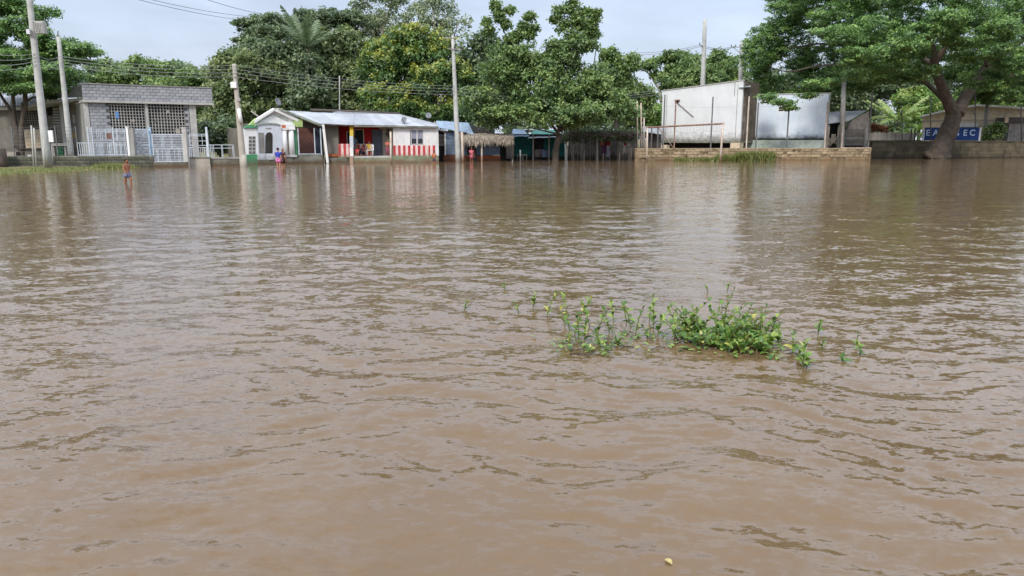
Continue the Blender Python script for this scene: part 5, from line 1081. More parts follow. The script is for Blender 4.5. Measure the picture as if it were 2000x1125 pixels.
# ------------------------------------------------------------------ lean-to, plank fence, cream house, sign on the right
f = Fac("lean_to", 1614, 76, 1702, 77.5, "grey timber lean-to with bright zinc roof and clutter", "shed"); r_ = f.root
sheets(f, r_, MT['tin'], f.v(1611, 243, -.4), f.v(1658, 236, -.4), f.v(1693, 216, 2.4), f.v(1611, 219, 2.4), 5, 5, seed=9)
f.poly("gable", MT['greywood'], [(1655, 240), (1697, 218), (1697, 256), (1655, 256)], .3, .4)
boards(f, r_, MT['greywood'], 1648, 252, 1692, 284, 8, .3, False, seed=4); f.part("wall_core", MT['darkwood'], 1648, 250, 1692, 284, .32, .4, .1)
f.part("back_panel", MT['dark'], 1614, 236, 1650, 284, 1.4, 1.5, .1)
for x, k in ((1617.5, 'pipew'), (1640, 'palewood'), (1692, 'conc')): f.part("post", MT[k], x - 2, 244, x + 2, 288, -.2, .0, .1)
MB().tube([f.v(1620, 286, -.3), f.v(1646, 256, -.3)], .06, 5).build("brace", MT['palewood'], r_)
for i, (x0, y0, x1, y1) in enumerate(((1624, 262, 1632, 280), (1633, 268, 1638, 282), (1619, 270, 1625, 284))): f.part("stacked_board", MT['palewood' if i == 0 else 'greywood'], x0, y0, x1, y1, .2 + .1 * i, .26 + .1 * i)
f = Fac("plank_fence", 1690, 78, 1806, 79.5, "pale upright plank fence in front of banana plants", "fence"); r_ = f.root
boards(f, r_, MT['palewood'], 1676, 259, 1788, 276, 42, 0, True, seed=5, rough=.06, gap=.02); f.part("rail", MT['darkwood'], 1676, 274, 1806, 276.5, -.06, -.045); f.part("rail", MT['greywood'], 1676, 262, 1806, 263, .02, .06)
for x in (1780, 1787): f.part("post", MT['darkwood'], x - 1, 252, x + 1, 277, -.05, .05)
MB().tube([f.v(1788, 258, -.1), f.v(1804, 272, -.1)], .05, 4).build("brace", MT['palewood'], r_)
f = Fac("cream_house", 1801, 86, 2040, 81, "long cream brick house with pale roof edge behind the sign", "house"); r_ = f.root
pf = [(1801, 290), (1801, 226), (1850, 215), (1908, 205.5), (1960, 209), (2040, 216), (2040, 290)]
f.poly("gable_wall", MT['cream'], pf, 0, .25)
f.poly("string_course", MT['beige'], [(1801, 236), (1850, 234), (2040, 233), (2040, 235.5), (1850, 236.5), (1801, 238.5)], -.04, -.001)
f.poly("roof_edge", MT['whitep'], [(1798, 226), (1850, 213.5), (1908, 203.5), (1960, 206), (2040, 213), (2040, 217), (1960, 210), (1908, 207), (1850, 217), (1798, 229)], -.3, .4)
f.part("side_wall", MT['cream'], 2030, 216, 2040, 290, .26, 6, -.1)
f.part("pale_ledge", MT['whitep'], 1868, 240, 1912, 248, -.5, -.05)
f = Fac("tin_hut", 1952, 79.5, 2030, 79.5, "dark roofed hut of grey upright boards at far right", "hut"); r_ = f.root
f.part("roof_edge", MT['darkwood'], 1972, 229, 2030, 239, -.3, 2); boards(f, r_, MT['greywood'], 1964, 240, 2030, 279, 12, 0, True, seed=6); f.part("wall_core", MT['dark'], 1964, 238, 2030, 279, .02, .1, 0)
f.part("post", MT['cream'], 1964, 228, 1971, 240, -.2, 0); f.part("post", MT['darkwood'], 1961, 240, 1969, 279, -.15, -.04)
# sign
f = Fac("blue_sign", 1806, 77.4, 1912, 77.4, "blue signboard with white letters behind the leaning trunk", "sign"); r_ = f.root
f.part("board", MT['signblue'], 1806, 249, 1912, 274, 0, .08)
f.part("frame_strip", MT['boxgrey'], 1912.3, 249, 1916, 276, -.02, .1); f.part("frame_strip", MT['boxgrey'], 1802.5, 253, 1805.7, 276, -.02, .1)
def letters(f, root, word, px, py, hpx, d, mat):
    for ch, x in zip(word, px):
        cu = bpy.data.curves.new("letter", 'FONT'); cu.body = ch; cu.align_x = 'CENTER'; cu.extrude = .012; cu.offset = .012; cu.resolution_u = 3
        h = f.p(x, py - hpx / 2)[1] - f.p(x, py + hpx / 2)[1]; cu.size = h / .70
        tmp = bpy.data.objects.new("tmp", cu); COL.objects.link(tmp); dg = bpy.context.evaluated_depsgraph_get()
        me = bpy.data.meshes.new_from_object(tmp.evaluated_get(dg)); bpy.data.objects.remove(tmp); bpy.data.curves.remove(cu)
        me.transform(Matrix.Rotation(math.pi / 2, 4, 'X')); me.materials.clear(); me.materials.append(mat)
        lx, lz = f.p(x, py + hpx / 2, d); o = linkmesh("letter", me, root, (lx, d, lz)); 
letters(f, r_, "EASEC", (1812, 1827, 1869.5, 1884.5, 1898.5), 259, 11.5, -.014, MT['signwhite'])
# dark retaining wall right
f = Fac("mossy_wall", 1702, 74.5, 2060, 77.5, "dark mossy retaining wall along the right bank", "wall"); r_ = f.root
zt3 = f.p(1850, 277)[1]
MB().box(0, f.len, .04, .5, -.6, zt3).build("core", MT['mossret'], r_); MB().box(0, f.len, -.06, .55, zt3 + .001, zt3 + .08).build("coping", MT['mossret'], r_)
rr = random.Random(25); z = 0
while z < zt3 - .1:
    h = min(rr.uniform(.3, .42), zt3 - z - .01); x = 0
    while x < f.len - .1:
        w = min(rr.uniform(.6, 1.6), f.len - x); MB().box(x + .02, x + w - .02, rr.uniform(-.03, .02), .045, z + .012, z + h - .012).build("stone", MT['mossret'], r_); x += w
    z += h
m = MB(); rr = random.Random(3)
f2 = Fac("pipe_fence", 1702, 76.2, 2060, 78.6, "thin pipe fence with out curved tops behind mossy wall", "fence"); r2 = f2.root
for x, y0 in ((1818, 190), (1905, 182), (1995, 205), (1762, 215)):
    MB().tube([f2.v(x, 278, 0), f2.v(x - .5, y0, 0)], .055, 6).build("post", MT['pipegrey'], r2)
    MB().tube([f2.v(x, 226, 0), f2.v(x - 4, 220, -.2), f2.v(x - 6, 216, -.5)], .045, 5).build("barb_arm", MT['pipegrey'], r2)
for y in (222, 240, 256): m.tube([f2.v(1702, y, 0), f2.v(2060, y, 0)], .009, 3)
m.build("wires", MT['pipegrey'], r2)

# ------------------------------------------------------------------ utility poles and cables
def pole(label, top, base, Y, r0, r1, mat='conc_pole', z0=-.5, group="concrete utility poles"):
    b = W(*base, Y); b.z = z0; t = W(*top, Y); root = empty("utility_pole", b, 0, label, "utility pole", group)
    n = 8; MB().tube([b.lerp(t, i / n) for i in range(n + 1)], [r0 + (r1 - r0) * i / n for i in range(n + 1)], 12).build("shaft", MT[mat], root, off=b)
    return root, b, t
def crossarm(root, b, px, py, Y, half, n=3, dy=0.0, tilt=0.0, mat='conc'):
    c = W(px, py, Y); d = Vector((half, dy, tilt)); MB().tube([c - d, c + d], .05, 4, False).build("crossarm", MT[mat], root, off=b)
    for i in range(n):
        q = c - d + d * 2 * (i / max(1, n - 1)) * .94 + d * .06
        m = MB(); m.tube([q + Vector((0, 0, .04)), q + Vector((0, 0, .12)), q + Vector((0, 0, .2)), q + Vector((0, 0, .26))], [.03, .06, .04, .05], 8); m.build("insulator", MT['ceramic'], root, off=b)
def bxpx(root, b, x0, y0, x1, y1, Y, th, mat, name):
    a = W(x0, (y0 + y1) / 2, Y); c = W(x1, (y0 + y1) / 2, Y); t = W((x0 + x1) / 2, y0, Y); u = W((x0 + x1) / 2, y1, Y)
    return MB().box(a.x, c.x, Y, Y + th, u.z, t.z).build(name, MT[mat], root, off=b, bevel=.02)
p1, b1, t1 = pole("big pale pole with transformer standing on the grass bank", (53, -40), (94, 329), 47.5, .24, .15, z0=-.2)
m = MB(); c = W(80, 54, 47.3); m.box(c.x - .24, c.x + .24, c.y - .2, c.y + .2, c.z - .34, c.z + .34)
for k in range(5): m.box(c.x - .2 + k * .09, c.x - .17 + k * .09, c.y - .26, c.y - .2, c.z - .28, c.z + .26)
tr_ = m.build("transformer", MT['conc_lt'], p1, off=b1)
for dx in (-.12, .1): MB().tube([(c.x + dx, c.y, c.z + .36), (c.x + dx, c.y, c.z + .62)], [.045, .03], 7).build("bushing", MT['ceramic'], tr_)
m = MB(); m.tube([W(62, 42, 47.4), W(88, 42, 47.4)], .05, 4, False); m.tube([W(64, 60, 47.4), W(74, 58, 47.4)], .04, 4, False); m.build("bracket", MT['conc'], p1, off=b1)
m = MB(); c = W(57, 62, 47.2); m.box(c.x - .12, c.x + .08, c.y - .1, c.y + .1, c.z - .14, c.z + .14); m.build("switch_box", MT['boxgrey'], p1, off=b1)
bxpx(p1, b1, 94, 255, 103, 278, 47.0, .1, 'whitep', "meter_box"); MB().tube([W(86, 275, 47.1), W(88, 328, 47.1)], .05, 6).build("conduit", MT['conc_lt'], p1, off=b1)
MB().tube([W(101, 282, 47.3), W(104, 322, 47.3)], .05, 6).build("conduit", MT['conc'], p1, off=b1)
p2, b2, t2 = pole("plain grey pole behind the mossy wall left of block building", (114, 72), (140, 314), 52.0, .2, .12, z0=0)
MB().tube([t2, t2 + Vector((0, 0, .35))], .03, 5).build("top_pin", MT['ceramic'], p2, off=b2)
p3, b3, t3 = pole("leaning brownish pole with white box left of the porch house", (457, 125), (476, 326), 52.5, .24, .13, 'beige')
bxpx(p3, b3, 450, 160, 461, 172, 52.2, .2, 'whitep', "meter_box"); bxpx(p3, b3, 463, 192, 469, 198, 52.2, .15, 'conc', "junction_box"); MB().tube([W(466, 212, 52.25), W(471, 240, 52.25)], .13, 8).build("paper_notice", MT['whitep'], p3, off=b3)
b = W(476, 325, 52.5); MB().tube([W(474.7, 302, 52.5), (b.x, b.y, -.5)], [.21, .25], 12).build("mud_stain_collar", MT['beige'], p3, off=b3)
p4, b4, t4 = pole("tall white pole with crossarms before the thatch awning", (884, 70), (895.5, 314), 63.0, .24, .12)
crossarm(p4, b4, 880, 74, 62.9, .55, 3); crossarm(p4, b4, 888, 96, 62.9, .5, 3, .3)
bx_ = W(902, 130, 63)
b0 = W(904, 316, 62.6); b0.z = -.5; tag(MB().tube([b0, W(902, 258, 62.6)], .10, 8).build("white_post", MT['pipew'], None), "thin white post beside the crossarm pole at thatch end", "post")
p5, b5, t5 = pole("bare concrete pole rising behind the white building", (1377, 38), (1368, 300), 84, .34, .2, z0=0)
crossarm(p5, b5, 1371, 90, 83.8, .45, 2, .8); 
p6, b6, t6 = pole("concrete pole with insulator crossarm left of the rain tree", (1449, 80), (1441, 300), 86, .34, .2, z0=0)
crossarm(p6, b6, 1441, 92, 85.7, .75, 4); m = MB(); m.tube([W(1433, 93, 85.7), W(1446, 104, 85.7)], .04, 4); m.tube([W(1446, 100, 85.7), W(1452, 130, 85.7)], .06, 5); m.build("strut", MT['conc'], p6, off=b6)
p7, b7, t7 = pole("pale pole standing in front of the zinc roofed lean-to", (1649, 150), (1644, 290), 75.2, .26, .2, z0=0)
p8, b8, t8 = pole("dull grey pole in front of the cream house", (1930, 180), (1922, 285), 81, .22, .17, 'conc', z0=0)
p9, b9, t9 = pole("thin weathered pole at the left end of dark grove wires", (663, 148), (663, 300), 70, .05, .05, 'conc_lt', z0=0)
def cable(pts, r, mat, label, sag=.3):
    out_ = []
    for a, b in zip(pts, pts[1:]):
        for i in range(12): s = i / 12; out_.append(a.lerp(b, s) - Vector((0, 0, sag * 4 * s * (1 - s))))
    out_.append(pts[-1]); tag(MB().tube(out_, r, 4).build("power_cable", MT[mat], None), label, "cable", "power cables between the poles")
ys3 = (128, 135, 142, 150)
for i in range(4):
    a0 = W(-60, 93 + i * 13, 46); a1 = W(68 + i, 105 + i * 7, 47.3); a2 = W(118, 110 + i * 6, 51.8); a3 = W(458, ys3[i], 52.3); a4 = W(888, 168 + i * 5.5, 62.8)
    cable([a0, a1, a2, a3, a4], .017, 'wirel', ["topmost of four pale cables crossing before the dark grove", "second from top of four cables before the dark grove", "third from top of four cables before the dark grove", "lowest of four cables crossing before the dark grove"][i], .25)
for i, (y0, y1) in enumerate(((-12, 32), (-6, 40))):
    cable([W(250, y0, 60), W(480, y1, 85)], .02, 'wire', ["upper wire crossing the sky at the top left", "lower wire crossing the sky at the top left"][i], .2)
cable([W(395, -4, 60), W(505, 26, 85)], .02, 'wire', "short wire slanting into the flat crowned tree", .1)
for i in range(3):
    cable([W(892, 172 + i * 6, 63), W(1080, 178 + i * 5, 68), W(1290, 176 + i * 4, 71)], .016, 'wirel', ["upper pale cable from crossarm pole towards the white building", "middle pale cable from crossarm pole towards the white building", "lower pale cable from crossarm pole towards the white building"][i], .3)
for i in range(2):
    cable([W(1225, 102 + i * 4, 95), W(1368, 88 + i * 3, 83.7), W(1436, 90 + i * 2, 85.6)], .02, 'wire', ["upper thin wire across the sky gap to the bare poles", "lower thin wire across the sky gap to the bare poles"][i], .3)
for i in range(3):
    cable([W(1700, 186 + i * 6, 80), W(1900, 190 + i * 6, 80)], .012, 'wirel', ["topmost faint cable before the coconut palm", "middle faint cable before the coconut palm", "lowest faint cable before the coconut palm"][i], .1)

# ------------------------------------------------------------------ grass
def grass(name, label, pts, n, h, seed, spread=.5, mat=L_GRASS):
    rng = np.random.default_rng(seed); P = np.array(pts)[rng.integers(0, len(pts), n)] + np.column_stack([rng.normal(0, spread, n), rng.normal(0, spread, n), np.zeros(n)])
    P[:, 2] = [gz(x, y) - .02 for x, y in P[:, :2]]; keep = P[:, 2] > -.16; P = P[keep]; n = len(P)
    hh = rng.uniform(.5, 1.2, (n, 1)) * h; lean = np.column_stack([rng.normal(0, .45, n), rng.normal(0, .45, n), np.ones(n)]); lean = nrm(lean); w = np.column_stack([rng.normal(0, 1, n), rng.normal(0, .6, n), np.zeros(n)]); w = nrm(w) * .022
    tip = P + lean * hh; mid = P + lean * hh * .55 + np.array([0, 0, 1]) * hh * .06
    V = np.stack([P - w, P + w, mid + w * .8, tip, mid - w * .8, mid], 1).reshape(-1, 3); i = np.arange(n)[:, None] * 6
    Q = np.concatenate([i + np.array([[0, 1, 2, 4]]), i + np.array([[4, 2, 3, 3]])]); 
    Q = np.concatenate([i + np.array([[0, 1, 2, 4]]), i + np.array([[4, 2, 3, 5]])])
    T = rng.random(len(Q)); me = mesh_np(name, V, Q, False, T); me.materials.append(mat); tag(linkmesh(name, me), label, "grass", kind="stuff")
pts = []
for px in range(-250, 310, 6):
    for k in range(6):
        Y = shore(px) + R.uniform(-2.5, 8); 
        if Y < 49.2: pts.append(tuple(W(px, 330, Y)))
grass("bank_grass", "short green grass on the muddy left bank", pts, 15000, .11, 3, .6)
pts = [tuple(W(R.uniform(200, 300), 318, R.uniform(48.2, 49.6))) for _ in range(120)]
grass("bank_weeds", "taller weeds at the foot of the mossy block wall", pts, 5000, .32, 4, .3)
rng = np.random.default_rng(8); n = 9000
def tuft_grass():
    P = []
    for px0, px1, yy, k, h in ((1318, 1420, 66.0, .5, .3), (1400, 1512, 66.0, .6, .55), (1440, 1508, 66.3, .3, .75)):
        m = n // 3; px = rng.uniform(px0, px1, m); Y = yy + rng.normal(0, .28, m); P.append(np.column_stack([(px - 1000) / F * Y * .985 * 1.0, Y, np.full(m, -.05), rng.uniform(.5, 1.5, m) * h]))
    P = np.concatenate(P); hh = P[:, 3:4]; P = P[:, :3]; m = len(P)
    lean = nrm(np.column_stack([rng.normal(0, .5, m), rng.normal(-.1, .5, m), np.ones(m)])); w = nrm(np.column_stack([rng.normal(0, 1, m), rng.normal(0, .5, m), np.zeros(m)])) * .03
    V = np.stack([P - w, P + w, P + lean * hh * .6 + w, P + lean * hh + np.array([0, 0, -.1]) * hh, P + lean * hh * .6 - w], 1).reshape(-1, 3); i = np.arange(m)[:, None] * 5
    Q = np.concatenate([i + np.array([[0, 1, 2, 4]]), i + np.array([[4, 2, 3, 3]])])[:m]
    V = V.reshape(m, 5, 3); V6 = np.concatenate([V, (V[:, 2:3] + V[:, 4:5]) / 2], 1).reshape(-1, 3); i = np.arange(m)[:, None] * 6
    Q = np.concatenate([i + np.array([[0, 1, 2, 4]]), i + np.array([[4, 5, 2, 3]])])
    me = mesh_np("wall_grass", V6, Q, False, rng.random(len(Q))); me.materials.append(L_GRASS); tag(linkmesh("wall_grass", me), "green grass growing in the water at the stone wall", "grass", kind="stuff")
tuft_grass()

# ------------------------------------------------------------------ emergent water plants
def leafmesh(seed):
    rr = random.Random(seed); vs, fs = [], []; n = 5; curl = rr.uniform(.15, .5); wv = rr.uniform(.19, .30)
    for i in range(n + 1):
        s = i / n; w = wv * math.sin(math.pi * (0.06 + 0.94 * s) ** .8) ** .8 if i < n else .004; x = s; z = .18 * math.sin(s * 2.2) - curl * s * s
        vs += [(x, -w, z + w * .35), (x, 0, z), (x, w, z + w * .35)]
        if i: a = 3 * (i - 1); fs += [(a, a + 3, a + 4, a + 1), (a + 1, a + 4, a + 5, a + 2)]
    return vs, fs
LV = [leafmesh(i) for i in range(6)]
def lmesh(v, f, name, mat, tint=None):
    me = MB().add(v, f, True).mesh(name, mat); return me
LM = [lmesh(v, f, "leaf", L_WATER) for v, f in LV]; LMY = [lmesh(v, f, "leaf", L_WATERY) for v, f in LV]
M_STEM = M("weed_stem", C(104, 122, 62), C(112, 84, 58), 6, bump=0)
def stem_path(b, h, rr, lean):
    a = rr.uniform(0, 6.28); d = Vector((math.cos(a), math.sin(a), 0)) * lean * h
    return [b + Vector((0, 0, -.35)), b, b + d * .35 + Vector((0, 0, h * .55)), b + d + Vector((0, 0, h))]
def leaf_mats(path, n, L, rr):
    out_ = []
    for k in range(n):
        s = (k + .7) / n; p = path[1].lerp(path[2], s * 2) if s < .5 else path[2].lerp(path[3], s * 2 - 1)
        az = k * 2.4 + rr.uniform(-.5, .5); pitch = rr.uniform(.1, .9) + .4 * (s > .85); l = L * rr.uniform(.65, 1.2) * (1.15 - .5 * s)
        out_.append(Matrix.Translation(p) @ Matrix.Rotation(az, 4, 'Z') @ Matrix.Rotation(-pitch, 4, 'Y') @ Matrix.Rotation(rr.uniform(-.5, .5), 4, 'X') @ Matrix.Diagonal((l, l, l, 1)))
    return out_
rr = random.Random(31)
WP = [(907, 606, 20, 4), (1013, 612, 26, 4), (1041, 601, 32, 5), (1068, 618, 54, 6), (1103, 640, 40, 6), (1112, 648, 78, 8), (1122, 655, 88, 9), (1130, 662, 66, 8), (1141, 668, 60, 8), (1152, 640, 56, 7), (1166, 660, 58, 8), (1172, 680, 38, 6), (1198, 630, 50, 7), (1190, 650, 56, 6), (1186, 690, 16, 5), (1206, 674, 16, 5), (1232, 640, 56, 8), (1242, 650, 66, 8), (1224, 632, 40, 5), (1276, 640, 66, 9), (1284, 656, 45, 8), (1265, 662, 28, 6), (1268, 630, 40, 5), (1382, 570, 14, 3), (1420, 568, 20, 3),
      (1520, 676, 40, 7), (1508, 660, 44, 6), (1548, 690, 45, 8), (1556, 702, 40, 7), (1568, 718, 52, 9), (1576, 716, 44, 8), (1598, 652, 34, 6), (1604, 684, 30, 5), (1672, 682, 30, 5), (1680, 694, 26, 5), (1645, 706, 10, 4), (1110, 672, 22, 5), (1150, 690, 16, 5), (985, 565, 10, 3), (1490, 690, 40, 7)]
WL = ['tiny lone weed sprig farthest left in the open water',
      'short weed sprig between the lone far left one and a fuller sprig',
      'fuller small sprig just left of the tall thin weed stem',
      'tall thin weed stem standing alone left of the yellowish clump',
      'back left edge weed of the yellowish clump',
      'tall weed just left of the tallest in the yellowish clump',
      'tallest weed of the yellowish clump in the water',
      'weed close right in front of the tallest yellowish one',
      'front middle weed of the yellowish clump',
      'rear right weed of the yellowish clump',
      'leafy weed at the right edge of the yellowish clump',
      'short weed at the front right corner of yellowish clump',
      'slanting weed rear of a pair between yellowish clump and forked pair',
      'slanting weed front of a pair between yellowish clump and forked pair',
      'low rosette just above the water right of yellowish clump',
      'low rosette behind another, below the slanting pair of weeds',
      'left front stem of the leafy trio midway to the dense clump',
      'tallest stem of the leafy trio midway to the dense clump',
      'small rear stem of the leafy trio midway to the dense clump',
      'tall weed nearest the left edge of dense clump', "weed standing before the tall one at dense clump's left edge",
      'short weed at the water, left of the tall one by dense clump', "small weed behind the tall one at dense clump's left edge",
      'tiny sprig poking out of the pale reflection',
      'small dark sprig right of the tiny one in the pale reflection',
      'weed closest to the dense clump on its right side',
      'weed touching the back right of the dense clump',
      'leafy weed next left of the bright upright tuft',
      'weed squeezed between the bright tuft and its left neighbour',
      'bright green upright weed tuft nearest the camera right of clump',
      'leafy weed stem leaning on the bright upright tuft',
      'thin weed standing back, above the bright upright tuft',
      'weed halfway between the bright tuft and the rightmost pair',
      'rear one of the rightmost pair of weeds',
      'front one of the rightmost pair of weeds',
      'low leaf rosette floating left of the rightmost pair',
      'low front weed just below the yellowish clump',
      'lowest rosette under the front of yellowish clump',
      'tiny twig far out beyond the yellowish clump',
      'weed at the front right foot of the dense clump']
for i, (px, py, h, n) in enumerate(WP):
    Y = GY(py); b = W(px, py, Y); k = Y / F; b.z = 0
    root = empty("water_weed", b, 0, WL[i], "water weed", "weed stems standing in the flood water")
    ys = h > 12 and 1095 < px < 1180 and rr.random() < .5
    path = stem_path(Vector((0, 0, 0)), h * k * .9, rr, .42)
    MB().tube(path, [.006, .0055, .0045, .0025], 5).build("stem", M_STEM, root)
    for q in leaf_mats(path, n + 2, .085 if h > 30 else .065, rr):
        o = linkmesh("leaf", rr.choice(LMY if (ys and rr.random() < .35) or rr.random() < .04 else LM), root); o.matrix_local = q
# dense clump
c0 = W(1405, 668, GY(668)); c0.z = 0
root = empty("weed_clump", c0, 0, "dense bushy clump of green weeds standing in the flood", "weed clump")
allq = []; sm = MB(); rr = random.Random(77)
for i in range(110):
    px = 1318 + 182 * rr.random() ** .9; t = (px - 1318) / 182
    py = 640 + 22 * t + rr.uniform(0, 38) * (1 - .25 * abs(t - .5)); Y = GY(py); b = W(px, py, Y); b.z = 0
    hp = (rr.uniform(26, 66) if t < .75 else rr.uniform(22, 52)) * (1.0 if py < 672 else .62)
    tall = rr.random() < .22 and py < 675; hp = hp + rr.uniform(18, 40) * tall; h = hp * Y / F
    path = [p - c0 for p in stem_path(b, h, rr,   .3 if tall else .85)]; sm.tube(path, [.006, .006, .005, .003], 4)
    for q in leaf_mats(path, rr.randint(6, 9), .088 if not tall else .068, rr): allq.append((b.y, q))
sm.build("stem_mass", M_STEM, root)["kind"] = "stuff"
allq.sort(key=lambda a: a[0]); big = allq[::max(1, len(allq) // 300)][:290]; ids = {id(a) for a in big}
for a in big:
    o = linkmesh("leaf", rr.choice(LM if rr.random() > .06 else LMY), root); o.matrix_local = a[1]
rest = MB(); tn = []
for a in allq:
    if id(a) in ids: continue
    v, f_ = rr.choice(LV); rest.add([a[1] @ Vector(p) for p in v], f_, True); tn += [rr.random()] * len(f_)
me = rest.mesh("leaf_mass", L_WSTUFF); at = me.attributes.new("tint", 'FLOAT', 'FACE'); at.data.foreach_set("value", np.array(tn, dtype=np.float32)); linkmesh("leaf_mass", me, root)["kind"] = "stuff"
fm = MB(); tn = []; rr = random.Random(91)
for i in range(230):
    if i % 5 < 2: px, py = rr.gauss(1150, 40), rr.gauss(672, 14)
    elif i % 5 == 2: px, py = rr.gauss(1265, 35), rr.gauss(662, 10)
    else: px = rr.uniform(1310, 1530); py = 668 + (px - 1310) * .10 + rr.uniform(-14, 20)
    b = W(px, py, GY(py)); l = rr.uniform(.035, .075); v, f_ = rr.choice(LV)
    q = Matrix.Translation((b.x, b.y, .008 + rr.uniform(0, .02))) @ Matrix.Rotation(rr.uniform(0, 6.28), 4, 'Z') @ Matrix.Rotation(rr.uniform(-.45, .05), 4, 'Y') @ Matrix.Diagonal((l, l, l * .6, 1))
    fm.add([q @ Vector(p) for p in v], f_, True); tn += [rr.random()] * len(f_)
me = fm.mesh("floating_leaves", L_WSTUFF); at = me.attributes.new("tint", 'FLOAT', 'FACE'); at.data.foreach_set("value", np.array(tn, dtype=np.float32)); tag(linkmesh("floating_leaves", me), "mat of small green leaves floating between the weed stems", "leaves", kind="stuff")
tm = MB(); rr = random.Random(17)
for i in range(26):
    px = rr.uniform(1090, 1540); py = 660 + rr.uniform(-8, 36); b = W(px, py, GY(py)); a = rr.uniform(-.6, .6); l = rr.uniform(.08, .22)
    tm.tube([(b.x, b.y, .006), (b.x + l * .5 * math.cos(a), b.y + l * .5 * math.sin(a), .012 + rr.uniform(0, .02)), (b.x + l * math.cos(a), b.y + l * math.sin(a), .004)], [.004, .005, .003], 5)
tag(tm.build("floating_twigs", MT['greywood'], None), "bits of dead twig caught among the flooded weeds", "twigs", kind="stuff")
# a pale dead leaf in the clump and one floating leaf near the camera
P0 = W(1300, 1097, GY(1097)); 
v, f_ = LV[0]; me = MB().add([(x * .042, y * .052, z * .02 + .01) for x, y, z in v], f_, True).mesh("floating_leaf", M("yellow_leaf", C(186, 172, 118), C(160, 140, 88), 30, bump=0))
o = linkmesh("floating_leaf", me, None, (P0.x, P0.y, .004)); o.rotation_euler = (0, 0, math.radians(-60)); tag(o, "pale yellow leaf floating on the brown water nearest the camera", "leaf")

